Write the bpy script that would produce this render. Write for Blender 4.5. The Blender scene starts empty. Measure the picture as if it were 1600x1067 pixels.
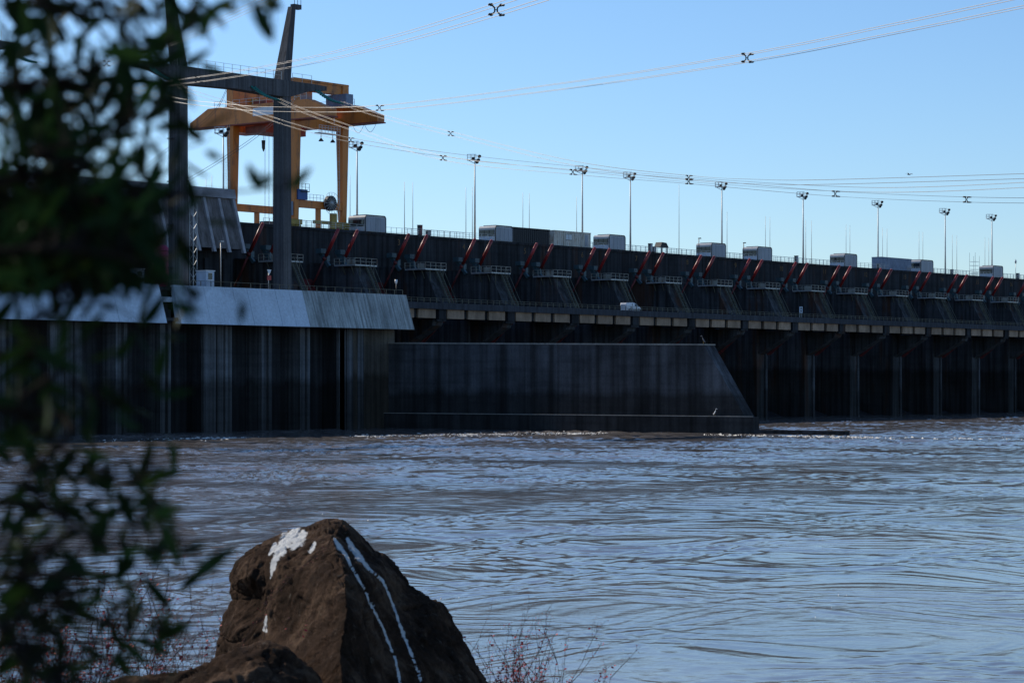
import bpy, bmesh, math, random
from mathutils import Vector, Matrix, noise
from mathutils.geometry import delaunay_2d_cdt
R = random.Random(11)
SC = bpy.context.scene
COL = SC.collection

# ------------------------------------------------------------------ camera
FPX = 85 / 36 * 1600                      # focal length in pixels of the 1600 px photograph
TH = math.atan(3030 / FPX)                # angle between the dam axis (+X) and the view
CT, ST = math.cos(TH), math.sin(TH)
CAMH, YH = 7.0, 599                       # eye height above the river, horizon row
cam = bpy.data.cameras.new('camera')
cam.lens = 85; cam.sensor_width = 36; cam.clip_start = .2; cam.clip_end = 30000
cam.shift_y = (YH - 533.5) / 1600
cam.dof.use_dof = True; cam.dof.focus_distance = 190; cam.dof.aperture_fstop = 7.1
cam_o = bpy.data.objects.new('camera', cam); COL.objects.link(cam_o)
cam_o.location = (0, 0, CAMH)
cam_o.rotation_euler = (math.radians(90), 0, TH - math.radians(90))
SC.camera = cam_o

# ------------------------------------------------------------------ sky and sun
SUN_EL, SUN_AZ = math.radians(33), math.radians(1.5)      # azimuth from +Y (upstream) towards +X
world = bpy.data.worlds.new('World'); SC.world = world; world.use_nodes = True
wn = world.node_tree; sky = wn.nodes.new('ShaderNodeTexSky'); sky.sky_type = 'NISHITA'
sky.sun_disc = False; sky.sun_elevation = SUN_EL; sky.sun_rotation = SUN_AZ
sky.air_density = 1.0; sky.dust_density = .2; sky.ozone_density = 7.5; sky.altitude = 50
bg = wn.nodes['Background']; bg.inputs['Strength'].default_value = .138
wn.links.new(sky.outputs[0], bg.inputs['Color'])
sl = bpy.data.lights.new('sun', 'SUN'); sl.energy = 4.6; sl.angle = math.radians(.53); sl.color = (1, .91, .78)
so = bpy.data.objects.new('sun', sl); COL.objects.link(so); so.location = (200, 400, 300)
sdir = Vector((math.sin(SUN_AZ) * math.cos(SUN_EL), math.cos(SUN_AZ) * math.cos(SUN_EL), math.sin(SUN_EL)))
so.rotation_euler = sdir.to_track_quat('Z', 'Y').to_euler()
SC.view_settings.view_transform = 'Standard'; SC.view_settings.look = 'None'
SC.view_settings.exposure = 0.0; SC.view_settings.gamma = 1.0
SC.view_settings.use_curve_mapping = False
SC.cycles.max_bounces = 6

# ------------------------------------------------------------------ surveying helpers: photograph -> place
def lerp(a, b, t): return a + (b - a) * t
def ray(x, y): return Vector((CT * FPX + ST * (x - 800), ST * FPX - CT * (x - 800), YH - y))
O = Vector((0, 0, CAMH))
def onY(x, y, Y): r = ray(x, y); return r * (Y / r.y) + O
def onX(x, y, X): r = ray(x, y); return r * (X / r.x) + O
def onZ(x, y, Z): r = ray(x, y); return r * ((Z - CAMH) / r.z) + O
def far(x, y, d): return ray(x, y) * (d / FPX) + O          # at a distance d along the view
FW = Vector((CT, ST, 0)); RT = Vector((ST, -CT, 0)); UP = Vector((0, 0, 1))

# ------------------------------------------------------------------ materials
MATS = {}
def newmat(name):
    m = bpy.data.materials.new(name); m.use_nodes = True
    nt = m.node_tree; b = nt.nodes['Principled BSDF']
    MATS[name] = m
    return m, nt, b
def N(nt, typ, **kw):
    n = nt.nodes.new(typ)
    for k, v in kw.items():
        if k in n.inputs: n.inputs[k].default_value = v
        else: setattr(n, k, v)
    return n
def ramp(nt, fac, stops):
    r = nt.nodes.new('ShaderNodeValToRGB'); e = r.color_ramp.elements
    while len(e) < len(stops): e.new(.5)
    for i, (p, c) in enumerate(stops):
        e[i].position = p; e[i].color = (c, c, c, 1) if isinstance(c, (int, float)) else (*c, 1)
    nt.links.new(fac, r.inputs[0]); return r
def mul(nt, a, b, fac=1.0):
    m = nt.nodes.new('ShaderNodeMix'); m.data_type = 'RGBA'; m.blend_type = 'MULTIPLY'
    m.inputs[0].default_value = fac
    nt.links.new(a, m.inputs[6]); nt.links.new(b, m.inputs[7]); return m.outputs[2]
def posmap(nt, scale, obj=False):
    if obj: g = nt.nodes.new('ShaderNodeTexCoord'); s = g.outputs['Object']
    else: g = nt.nodes.new('ShaderNodeNewGeometry'); s = g.outputs['Position']
    m = nt.nodes.new('ShaderNodeMapping'); m.inputs['Scale'].default_value = scale
    nt.links.new(s, m.inputs['Vector']); return m.outputs[0]

def concrete(name, col, streak=.6, mottle=.4, lift=0., rough=.9, tint=(.55, .5, .42), sw=(1.3, 1.3, .045), tide=None, rust=0):
    m, nt, b = newmat(name)
    n1 = N(nt, 'ShaderNodeTexNoise', Scale=1.0, Detail=5.0, Roughness=.6); nt.links.new(posmap(nt, sw), n1.inputs['Vector'])
    r1 = ramp(nt, n1.outputs[0], [(.36, (1 - streak) * Vector((1, 1, 1)) + streak * .25 * Vector(tint)), (.62, (1, 1, 1))])
    n2 = N(nt, 'ShaderNodeTexNoise', Scale=.16, Detail=7.0, Roughness=.65); nt.links.new(posmap(nt, (1, 1, .8)), n2.inputs['Vector'])
    r2 = ramp(nt, n2.outputs[0], [(.3, 1 - mottle), (.7, 1.0)])
    base = nt.nodes.new('ShaderNodeRGB'); base.outputs[0].default_value = (*col, 1)
    c = mul(nt, mul(nt, base.outputs[0], r1.outputs[0]), r2.outputs[0])
    n3 = N(nt, 'ShaderNodeTexNoise', Scale=3.0, Detail=6.0, Roughness=.7); nt.links.new(posmap(nt, (1, 1, 1)), n3.inputs['Vector'])
    r3 = ramp(nt, n3.outputs[0], [(.3, .72), (.7, 1.0)]); c = mul(nt, c, r3.outputs[0])
    if lift:
        w = N(nt, 'ShaderNodeTexNoise', Scale=1.0, Detail=3.0); nt.links.new(posmap(nt, (.06, .06, 1.1)), w.inputs['Vector'])
        r4 = ramp(nt, w.outputs[0], [(.38, 1 - lift), (.5, 1.0)]); c = mul(nt, c, r4.outputs[0])
    if rust:      # sparse rusty runs below the ironwork
        ru = N(nt, 'ShaderNodeTexNoise', Scale=1.0, Detail=4.0, Roughness=.6); nt.links.new(posmap(nt, (.33, .33, .05)), ru.inputs['Vector'])
        rr_ = ramp(nt, ru.outputs[0], [(.56, 0.0), (.68, rust)]); xm = nt.nodes.new('ShaderNodeMix'); xm.data_type = 'RGBA'
        nt.links.new(rr_.outputs[0], xm.inputs[0]); nt.links.new(c, xm.inputs[6]); xm.inputs[7].default_value = (.085, .036, .018, 1); c = xm.outputs[2]
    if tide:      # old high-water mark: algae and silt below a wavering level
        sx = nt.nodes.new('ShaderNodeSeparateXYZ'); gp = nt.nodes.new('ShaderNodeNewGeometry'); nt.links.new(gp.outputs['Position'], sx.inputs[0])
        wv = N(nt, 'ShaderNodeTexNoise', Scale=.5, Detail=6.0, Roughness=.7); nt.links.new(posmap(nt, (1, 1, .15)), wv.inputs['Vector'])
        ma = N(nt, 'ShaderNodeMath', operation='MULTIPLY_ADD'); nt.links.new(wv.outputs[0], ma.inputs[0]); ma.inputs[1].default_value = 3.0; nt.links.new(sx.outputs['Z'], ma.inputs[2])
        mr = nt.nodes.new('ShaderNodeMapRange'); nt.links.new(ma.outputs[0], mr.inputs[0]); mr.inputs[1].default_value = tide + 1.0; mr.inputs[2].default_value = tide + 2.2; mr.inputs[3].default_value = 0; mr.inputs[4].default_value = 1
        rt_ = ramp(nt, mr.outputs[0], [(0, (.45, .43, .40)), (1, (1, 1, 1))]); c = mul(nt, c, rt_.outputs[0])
    nt.links.new(c, b.inputs['Base Color']); b.inputs['Roughness'].default_value = rough
    b.inputs['Specular IOR Level'].default_value = .25
    bp = N(nt, 'ShaderNodeBump', Strength=.5, Distance=.03); nt.links.new(n3.outputs[0], bp.inputs['Height'])
    nt.links.new(bp.outputs[0], b.inputs['Normal'])
    return m
def paint(name, col, rough=.55, metal=0., wear=.35, scale=.9, rust=None, streak=False):
    m, nt, b = newmat(name)
    n1 = N(nt, 'ShaderNodeTexNoise', Scale=scale, Detail=6.0, Roughness=.65)
    nt.links.new(posmap(nt, (1, 1, .15) if streak else (1, 1, 1)), n1.inputs['Vector'])
    base = nt.nodes.new('ShaderNodeRGB'); base.outputs[0].default_value = (*col, 1)
    r1 = ramp(nt, n1.outputs[0], [(.3, 1 - wear), (.65, 1.0)])
    c = mul(nt, base.outputs[0], r1.outputs[0])
    if rust:
        n2 = N(nt, 'ShaderNodeTexNoise', Scale=scale * 1.7, Detail=8.0, Roughness=.7); nt.links.new(posmap(nt, (1, 1, .3)), n2.inputs['Vector'])
        r2 = ramp(nt, n2.outputs[0], [(.52, 0.0), (.66, 1.0)])
        mx = nt.nodes.new('ShaderNodeMix'); mx.data_type = 'RGBA'; nt.links.new(r2.outputs[0], mx.inputs[0])
        nt.links.new(c, mx.inputs[6]); mx.inputs[7].default_value = (*rust, 1); c = mx.outputs[2]
    nt.links.new(c, b.inputs['Base Color']); b.inputs['Roughness'].default_value = rough; b.inputs['Metallic'].default_value = metal
    return m

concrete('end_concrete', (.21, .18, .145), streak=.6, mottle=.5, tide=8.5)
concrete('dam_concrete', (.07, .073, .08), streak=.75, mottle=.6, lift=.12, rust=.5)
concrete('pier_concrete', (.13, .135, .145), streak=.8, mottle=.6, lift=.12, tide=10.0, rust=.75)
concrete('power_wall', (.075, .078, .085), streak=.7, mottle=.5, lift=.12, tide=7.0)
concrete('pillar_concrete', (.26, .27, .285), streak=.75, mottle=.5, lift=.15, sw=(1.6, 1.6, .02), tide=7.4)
concrete('roof_new', (.76, .87, .97), streak=.08, mottle=.2, sw=(1.0, .3, .12))
concrete('roof_old', (.66, .72, .71), streak=.6, mottle=.45, sw=(2.2, .4, .1))
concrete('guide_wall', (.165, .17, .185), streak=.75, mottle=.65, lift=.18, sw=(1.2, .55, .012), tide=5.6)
concrete('tan_concrete', (.6, .42, .29), streak=.4, mottle=.45, sw=(.9, .9, .3))
concrete('pale_concrete', (.46, .43, .38), streak=.3, mottle=.3)
concrete('tower_concrete', (.17, .17, .175), streak=.6, mottle=.35, sw=(3., 3., .03))
concrete('road_concrete', (.10, .108, .125), streak=.5, mottle=.4)
concrete('rib_concrete', (.30, .27, .26), streak=.6, mottle=.4)
paint('rib_pale', (.42, .40, .41), rough=.6)
paint('red_paint', (.5, .035, .035), rough=.42, wear=.5, rust=(.16, .03, .02))
paint('dull_red', (.20, .03, .03), rough=.6, wear=.6, rust=(.07, .03, .025))
paint('teal_metal', (.06, .11, .125), rough=.5, wear=.4)
paint('galvanized', (.52, .53, .52), rough=.45, metal=.35, wear=.3)
paint('pole_metal', (.62, .58, .52), rough=.45, metal=.1, wear=.2)
paint('rail_dark', (.15, .15, .11), rough=.7, wear=.5, rust=(.09, .06, .03))
paint('dark_metal', (.035, .04, .045), rough=.5, wear=.3)
paint('black_steel', (.018, .02, .022), rough=.6, wear=.3)
paint('rail_steel', (.38, .37, .31), rough=.6, wear=.5, rust=(.16, .1, .06))
paint('crane_orange', (.76, .24, .032), rough=.45, wear=.35, scale=.35, rust=(.22, .075, .025), streak=True)
paint('crane_olive', (.45, .30, .05), rough=.5, wear=.4)
paint('crane_red', (.32, .06, .03), rough=.55, wear=.5)
paint('blue_box', (.05, .12, .34), rough=.5, wear=.3)
paint('blue_grey', (.24, .30, .40), rough=.5, wear=.35)
paint('cabin_skin', (.34, .37, .41), rough=.4, wear=.3, streak=True)
paint('cabin_roof', (.55, .55, .54), rough=.4, wear=.25)
paint('cream_paint', (.74, .69, .58), rough=.55, wear=.4, rust=(.30, .2, .1), streak=True)
paint('white_paint', (.78, .79, .8), rough=.35, wear=.12)
paint('booth_paint', (.50, .60, .72), rough=.5, wear=.2)
paint('rust_number', (.26, .15, .06), rough=.9, wear=.5)
paint('insulator', (.02, .22, .17), rough=.12, wear=.2)
paint('wire_metal', (.5, .43, .34), rough=.55, metal=.0, wear=.1)
paint('tyre', (.02, .02, .02), rough=.9)
paint('magenta_tank', (.42, .03, .12), rough=.5, wear=.4)
paint('bird_white', (.8, .8, .78), rough=.8, wear=.1)
paint('bird_grey', (.16, .16, .17), rough=.8, wear=.2)
paint('beak', (.5, .3, .05), rough=.5)
paint('twig', (.07, .045, .035), rough=.9, wear=.4, scale=9)
paint('berry', (.48, .04, .05), rough=.5, wear=.5, scale=9)
paint('dry_leaf', (.22, .085, .075), rough=.8, wear=.5, scale=9)
paint('bark', (.022, .017, .013), rough=.95, wear=.5, scale=20)
paint('foam', (.82, .79, .72), rough=.9, wear=.15)
nt = MATS['red_paint'].node_tree; b = nt.nodes['Principled BSDF']; oi = nt.nodes.new('ShaderNodeObjectInfo'); rr = ramp(nt, oi.outputs['Random'], [(0, (.6, .6, .6)), (.5, (.85, .8, .75)), (1, (1, 1, 1))])
src = b.inputs['Base Color'].links[0].from_socket; nt.links.new(mul(nt, src, rr.outputs[0]), b.inputs['Base Color'])
for k_ in ('bark', 'twig', 'berry', 'dry_leaf', 'foam'): MATS[k_].node_tree.nodes['Principled BSDF'].inputs['Specular IOR Level'].default_value = .04
m, nt, b = newmat('glass'); b.inputs['Base Color'].default_value = (.02, .03, .04, 1); b.inputs['Roughness'].default_value = .06
m, nt, b = newmat('pale_glass'); b.inputs['Base Color'].default_value = (.5, .56, .6, 1); b.inputs['Roughness'].default_value = .12
m, nt, b = newmat('leaf'); b.inputs['Roughness'].default_value = .6; b.inputs['Specular IOR Level'].default_value = .04
oi = nt.nodes.new('ShaderNodeObjectInfo'); rr = ramp(nt, oi.outputs['Random'], [(0, (.012, .028, .01)), (.6, (.022, .05, .014)), (1, (.05, .10, .02))])
nt.links.new(rr.outputs[0], b.inputs['Base Color'])
b.inputs['Transmission Weight'].default_value = 0
tl = N(nt, 'ShaderNodeBsdfTranslucent'); nt.links.new(rr.outputs[0], tl.inputs['Color'])
ms = N(nt, 'ShaderNodeMixShader'); ms.inputs[0].default_value = .12
nt.links.new(b.outputs[0], ms.inputs[1]); nt.links.new(tl.outputs[0], ms.inputs[2]); nt.links.new(ms.outputs[0], nt.nodes['Material Output'].inputs[0])

# river: brown silty water under a ruffled, glossy surface
m, nt, b = newmat('river_water')
P = posmap(nt, (1, 1, 1))
silt = N(nt, 'ShaderNodeTexNoise', Scale=.05, Detail=6.0, Roughness=.6); nt.links.new(P, silt.inputs['Vector'])
rs = ramp(nt, silt.outputs[0], [(.3, (.10, .09, .083)), (.7, (.19, .167, .15))]); nt.links.new(rs.outputs[0], b.inputs['Base Color'])
b.inputs['Roughness'].default_value = .06; b.inputs['IOR'].default_value = 1.33
patch = N(nt, 'ShaderNodeTexNoise', Scale=.018, Detail=4.0, Roughness=.6); nt.links.new(P, patch.inputs['Vector'])
rp = ramp(nt, patch.outputs[0], [(.35, .35), (.65, 1.0)])
w1 = N(nt, 'ShaderNodeTexNoise', Scale=.22, Detail=3.0, Roughness=.55, Distortion=.6); nt.links.new(P, w1.inputs['Vector'])
w2 = N(nt, 'ShaderNodeTexNoise', Scale=1.9, Detail=5.0, Roughness=.6, Distortion=.4); nt.links.new(P, w2.inputs['Vector'])
a1 = N(nt, 'ShaderNodeMath', operation='MULTIPLY'); nt.links.new(w1.outputs[0], a1.inputs[0]); a1.inputs[1].default_value = .35
a2 = N(nt, 'ShaderNodeMath', operation='MULTIPLY'); nt.links.new(w2.outputs[0], a2.inputs[0]); a2.inputs[1].default_value = .42
a3 = N(nt, 'ShaderNodeMath', operation='ADD'); nt.links.new(a1.outputs[0], a3.inputs[0]); nt.links.new(a2.outputs[0], a3.inputs[1])
a4 = N(nt, 'ShaderNodeMath', operation='MULTIPLY'); nt.links.new(a3.outputs[0], a4.inputs[0]); nt.links.new(rp.outputs[0], a4.inputs[1])
gy = nt.nodes.new('ShaderNodeSeparateXYZ'); nt.links.new(P, gy.inputs[0])
gm = nt.nodes.new('ShaderNodeMapRange'); nt.links.new(gy.outputs['Y'], gm.inputs[0]); gm.inputs[1].default_value = 60; gm.inputs[2].default_value = 180; gm.inputs[3].default_value = 1.0; gm.inputs[4].default_value = 3.2
a5 = N(nt, 'ShaderNodeMath', operation='MULTIPLY'); nt.links.new(a4.outputs[0], a5.inputs[0]); nt.links.new(gm.outputs[0], a5.inputs[1]); a4 = a5
bp = N(nt, 'ShaderNodeBump', Strength=1.0, Distance=.035); nt.links.new(a4.outputs[0], bp.inputs['Height'])
nt.links.new(bp.outputs[0], b.inputs['Normal'])

# boulder: brown basalt with bird lime given by the attribute 'stain'
m, nt, b = newmat('rock')
P = posmap(nt, (1, 1, 1), obj=True)
n1 = N(nt, 'ShaderNodeTexNoise', Scale=2.2, Detail=10.0, Roughness=.68); nt.links.new(P, n1.inputs['Vector'])
n2 = N(nt, 'ShaderNodeTexNoise', Scale=14.0, Detail=8.0, Roughness=.75); nt.links.new(P, n2.inputs['Vector'])
r1 = ramp(nt, n1.outputs[0], [(.30, (.012, .008, .005)), (.5, (.056, .033, .021)), (.70, (.18, .115, .074))])
r2 = ramp(nt, n2.outputs[0], [(.3, .45), (.68, 1.0)])
c = mul(nt, r1.outputs[0], r2.outputs[0])
lc = N(nt, 'ShaderNodeTexNoise', Scale=7.0, Detail=9.0, Roughness=.75); nt.links.new(P, lc.inputs['Vector']); lr = ramp(nt, lc.outputs[0], [(.6, 0.0), (.68, .55)])
lm = nt.nodes.new('ShaderNodeMix'); lm.data_type = 'RGBA'; nt.links.new(lr.outputs[0], lm.inputs[0]); nt.links.new(c, lm.inputs[6]); lm.inputs[7].default_value = (.16, .14, .11, 1); c = lm.outputs[2]      # grey lichen
at_ = N(nt, 'ShaderNodeAttribute', attribute_name='stain')
sn = N(nt, 'ShaderNodeTexNoise', Scale=30.0, Detail=6.0, Roughness=.7); nt.links.new(P, sn.inputs['Vector'])
mm = N(nt, 'ShaderNodeMath', operation='MULTIPLY_ADD'); nt.links.new(sn.outputs[0], mm.inputs[0]); mm.inputs[1].default_value = 1.5; mm.inputs[2].default_value = -.74
ad = N(nt, 'ShaderNodeMath', operation='ADD'); nt.links.new(at_.outputs['Fac'], ad.inputs[0]); nt.links.new(mm.outputs[0], ad.inputs[1])
pit = N(nt, 'ShaderNodeMath', operation='MULTIPLY_ADD'); nt.links.new(n2.outputs[0], pit.inputs[0]); pit.inputs[1].default_value = .55; nt.links.new(ad.outputs[0], pit.inputs[2])
rst = ramp(nt, pit.outputs[0], [(.62, 0.0), (.86, .92)])
mx = nt.nodes.new('ShaderNodeMix'); mx.data_type = 'RGBA'; nt.links.new(rst.outputs[0], mx.inputs[0]); nt.links.new(c, mx.inputs[6]); mx.inputs[7].default_value = (.70, .70, .67, 1)
nt.links.new(mx.outputs[2], b.inputs['Base Color']); b.inputs['Roughness'].default_value = .95; b.inputs['Specular IOR Level'].default_value = .03
bp = N(nt, 'ShaderNodeBump', Strength=.9, Distance=.05); nt.links.new(n2.outputs[0], bp.inputs['Height']); nt.links.new(bp.outputs[0], b.inputs['Normal'])
m, nt, b = newmat('bank_soil')
P = posmap(nt, (1, 1, 1)); n1 = N(nt, 'ShaderNodeTexNoise', Scale=1.2, Detail=10.0, Roughness=.7); nt.links.new(P, n1.inputs['Vector'])
r1 = ramp(nt, n1.outputs[0], [(.3, (.03, .022, .015)), (.55, (.075, .05, .03)), (.75, (.07, .075, .03))]); nt.links.new(r1.outputs[0], b.inputs['Base Color']); b.inputs['Roughness'].default_value = 1

# ------------------------------------------------------------------ mesh and object helpers
def tag(o, label=None, cat=None, group=None, kind=None):
    if label: o['label'] = label
    if cat: o['category'] = cat
    if group: o['group'] = group
    if kind: o['kind'] = kind
    return o
def thing(name, loc, label, cat, group=None):
    o = bpy.data.objects.new(name, None); COL.objects.link(o); o.location = loc; o.empty_display_size = .5
    o['wl'] = list(loc)
    return tag(o, label, cat, group)
class MB:
    def __init__(s): s.v = []; s.f = []; s.sm = []
    def add(s, vs, fs, smooth=False):
        k = len(s.v); s.v += [tuple(v) for v in vs]; s.f += [tuple(i + k for i in q) for q in fs]; s.sm += [smooth] * len(fs); return s
    def hexa(s, a, b):       # a, b: 4-point rings
        return s.add(list(a) + list(b), [(3, 2, 1, 0), (4, 5, 6, 7)] + [(i, (i + 1) % 4, (i + 1) % 4 + 4, i + 4) for i in range(4)])
    def box(s, x0, x1, y0, y1, z0, z1):
        return s.hexa([(x0, y0, z0), (x1, y0, z0), (x1, y1, z0), (x0, y1, z0)], [(x0, y0, z1), (x1, y0, z1), (x1, y1, z1), (x0, y1, z1)])
    def prism(s, prof, x0, x1, axis=0):   # profile extruded along an axis; prof holds the two other coordinates
        n = len(prof)
        def mk(t, p): return (t, p[0], p[1]) if axis == 0 else ((p[0], t, p[1]) if axis == 1 else (p[0], p[1], t))
        vs = [mk(x0, p) for p in prof] + [mk(x1, p) for p in prof]
        return s.add(vs, [tuple(range(n - 1, -1, -1)), tuple(range(n, 2 * n))] + [(i, (i + 1) % n, (i + 1) % n + n, i + n) for i in range(n)])
    def beam(s, p, q, w, h=None, up=(0, 0, 1)):
        p, q = Vector(p), Vector(q); h = h or w; d = (q - p).normalized(); u = Vector(up)
        if abs(d.dot(u)) > .98: u = Vector((0, 1, 0))
        a = d.cross(u).normalized() * w / 2; c = a.cross(d).normalized() * h / 2
        ring = lambda o: [o - a - c, o + a - c, o + a + c, o - a + c]
        return s.hexa(ring(p), ring(q))
    def tube(s, pts, r, n=6, cap=True):
        pts = [Vector(p) for p in pts]; rs = r if isinstance(r, (list, tuple)) else [r] * len(pts)
        vs = []; ref = None
        for i, p in enumerate(pts):
            d = (pts[min(i + 1, len(pts) - 1)] - pts[max(i - 1, 0)]).normalized()
            if ref is None: ref = Vector((0, 0, 1)) if abs(d.z) < .9 else Vector((1, 0, 0))
            a = d.cross(ref)
            if a.length < 1e-4: ref = Vector((1, 0, 0)); a = d.cross(ref)
            a.normalize(); c = d.cross(a)
            vs += [p + (a * math.cos(2 * math.pi * k / n) + c * math.sin(2 * math.pi * k / n)) * rs[i] for k in range(n)]
        fs = [(i * n + k, i * n + (k + 1) % n, (i + 1) * n + (k + 1) % n, (i + 1) * n + k) for i in range(len(pts) - 1) for k in range(n)]
        if cap: fs += [tuple(range(n - 1, -1, -1)), tuple((len(pts) - 1) * n + k for k in range(n))]
        return s.add(vs, fs, n > 5)
    def loft(s, rings, smooth=True, cap=True):
        n = len(rings[0]); vs = [v for r in rings for v in r]
        fs = [(i * n + k, i * n + (k + 1) % n, (i + 1) * n + (k + 1) % n, (i + 1) * n + k) for i in range(len(rings) - 1) for k in range(n)]
        if cap: fs += [tuple(range(n - 1, -1, -1)), tuple((len(rings) - 1) * n + k for k in range(n))]
        return s.add(vs, fs, smooth)
    def build(s, name, mat, parent=None, kind=None, bevel=0):
        me = bpy.data.meshes.new(name)
        o = None; off = Vector((0, 0, 0)); p = parent
        if p is not None:
            off = Vector(p['wl'])
        me.from_pydata([tuple(Vector(v) - off) for v in s.v], [], s.f); me.update()
        for i, q in enumerate(me.polygons): q.use_smooth = s.sm[i]
        me.materials.append(MATS[mat])
        bm = bmesh.new(); bm.from_mesh(me); bmesh.ops.recalc_face_normals(bm, faces=bm.faces); bm.to_mesh(me); bm.free()
        o = bpy.data.objects.new(name, me); COL.objects.link(o)
        if parent is not None: o.parent = parent
        o['wl'] = list(off)
        if bevel:
            md = o.modifiers.new('bevel', 'BEVEL'); md.width = bevel; md.segments = 2; md.limit_method = 'ANGLE'
        if kind: o['kind'] = kind
        return o
def kids(o): return [c for c in bpy.data.objects if c.parent == o]
def copy_tree(o, dx=Vector((0, 0, 0)), parent=None, top=True):
    c = o.copy(); COL.objects.link(c); c.parent = parent
    if top: c.location = Vector(o.location) + dx
    for ch in CH.get(o, []): copy_tree(ch, dx, c, False)
    return c
CH = {}
def index_children(root):
    for o in bpy.data.objects:
        if o.parent is not None: CH.setdefault(o.parent, [])
        if o.parent is not None and o not in CH[o.parent]: CH[o.parent].append(o)

ORD = ['first', 'second', 'third', 'fourth', 'fifth', 'sixth', 'seventh', 'eighth', 'ninth', 'tenth', 'eleventh', 'twelfth', 'thirteenth', 'fourteenth', 'fifteenth', 'sixteenth', 'seventeenth', 'eighteenth', 'nineteenth', 'twentieth', 'twenty-first', 'twenty-second', 'twenty-third', 'twenty-fourth', 'twenty-fifth', 'twenty-sixth']

# ------------------------------------------------------------------ setting: river and bank
import numpy as np
def build_river():
    rg = np.random.default_rng(4)
    # rows of real waves in front of the bank, finer near the eye, fading into the flat sheet at the borders
    ds = [30.0]
    while ds[-1] < 640: ds.append(ds[-1] * 1.0011 + .09)
    ds = np.array(ds); nr = len(ds); nc = 540
    th = np.tan(np.radians(np.linspace(-17.5, 17.5, nc)))
    Dm, T = np.meshgrid(ds, th, indexing='ij')
    X = Dm * CT + Dm * T * ST; Y = Dm * ST - Dm * T * CT
    def lowfreq(scale, seed):
        g2 = np.random.default_rng(seed); z = np.zeros_like(X)
        for k in range(14):
            a = g2.uniform(0, 2 * np.pi); w = 2 * np.pi / (scale * g2.uniform(.5, 2.0)); z += np.cos(w * (X * np.cos(a) + Y * np.sin(a)) + g2.uniform(0, 6.28))
        return z / np.sqrt(7.0)
    warp = 1.6 * lowfreq(14, 8); warp2 = 1.6 * lowfreq(11, 9)
    Xw, Yw = X + warp, Y + warp2
    patch = np.clip(.72 + .26 * lowfreq(38, 1), .42, 1.35)
    Z = np.zeros_like(X); cell = Dm * (th[1] - th[0])
    for k in range(100):
        lam = 10 ** rg.uniform(math.log10(.45), math.log10(5)); a = rg.normal(TH + .35, .9) if k % 2 else rg.uniform(0, 2 * np.pi)
        kk = 2 * np.pi / lam; slope = .016 * (1.0 if lam < 3 else .55)
        ph = kk * (Xw * np.cos(a) + Yw * np.sin(a)) + rg.uniform(0, 6.28)
        s_ = np.cos(ph); s_ = s_ + .22 * np.cos(2 * ph)
        vis = np.clip(lam / (2.2 * np.maximum(cell, np.gradient(ds)[:, None])) - .6, 0, 1)
        Z += slope / kk * s_ * vis
    t_ = np.clip((Y - 75) / 110, 0, 1); Z *= patch * (.74 + 1.6 * t_ * t_ * (3 - 2 * t_))      # calm by the bank, rough in the discharge below the dam
    e = np.minimum.reduce([np.clip((Dm - 30) / 6, 0, 1), np.clip((640 - Dm) / 40, 0, 1), np.clip((17.5 - np.degrees(np.abs(np.arctan(T)))) / .6, 0, 1)])
    Z = Z * e - .32 * (1 - e)
    co = np.stack([X, Y, Z], -1).reshape(-1, 3).astype(np.float32)
    i, j = np.meshgrid(np.arange(nr - 1), np.arange(nc - 1), indexing='ij'); v0 = (i * nc + j).ravel()
    quads = np.stack([v0, v0 + nc, v0 + nc + 1, v0 + 1], -1).astype(np.int32)
    S = 9000.0; n0 = len(co)
    co = np.concatenate([co, np.array([(-S, -S, -.3), (S, -S, -.3), (S, S, -.3), (-S, S, -.3)], np.float32)])
    quads = np.concatenate([quads, np.array([[n0, n0 + 1, n0 + 2, n0 + 3]], np.int32)])
    me = bpy.data.meshes.new('river'); me.vertices.add(len(co)); me.vertices.foreach_set('co', co.ravel())
    me.loops.add(quads.size); me.loops.foreach_set('vertex_index', quads.ravel())
    me.polygons.add(len(quads)); me.polygons.foreach_set('loop_start', np.arange(0, quads.size, 4, dtype=np.int32)); me.polygons.foreach_set('loop_total', np.full(len(quads), 4, np.int32))
    me.polygons.foreach_set('use_smooth', np.ones(len(quads), bool)); me.update(); me.validate()
    me.materials.append(MATS['river_water'])
    o = bpy.data.objects.new('river', me); COL.objects.link(o); o['kind'] = 'structure'; print('river quads', len(quads))
build_river()
mb = MB(); nx, ny = 60, 46
def bank_z(a, bb):
    z = 5.2 - .075 * bb - .0013 * bb * abs(bb)
    return z + .25 * noise.noise(Vector((a * .25, bb * .25, 3))) + .08 * noise.noise(Vector((a, bb, 7)))
vs = []
for j in range(ny + 1):
    for i in range(nx + 1):
        a = -45 + 75 * i / nx; bb = -14 + 62 * j / ny
        p = FW * bb + RT * a; vs.append((p.x, p.y, bank_z(a, bb)))
mb.add(vs, [(j * (nx + 1) + i, j * (nx + 1) + i + 1, (j + 1) * (nx + 1) + i + 1, (j + 1) * (nx + 1) + i) for j in range(ny) for i in range(nx)], True)
tag(mb.build('river_bank', 'bank_soil'), kind='structure')

# ------------------------------------------------------------------ spillway dam
PITCH, XP0 = 18.3, 306.2
YC, ZC = 289.0, 34.0                     # downstream edge and level of the crest
K0, K1 = -1, 17                          # first and last pier
def XP(k): return XP0 + PITCH * k
XL, XR = XP(K0) - 9, XP(K1) + 9
dam = thing('spillway_dam', (XP0, YC, 0), 'long dark concrete spillway dam with sloping gate piers along the river', 'dam')
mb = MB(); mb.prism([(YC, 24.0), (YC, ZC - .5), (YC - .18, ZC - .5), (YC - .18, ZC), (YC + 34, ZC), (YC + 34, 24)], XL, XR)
mb.build('crest_wall', 'dam_concrete', dam)
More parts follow.
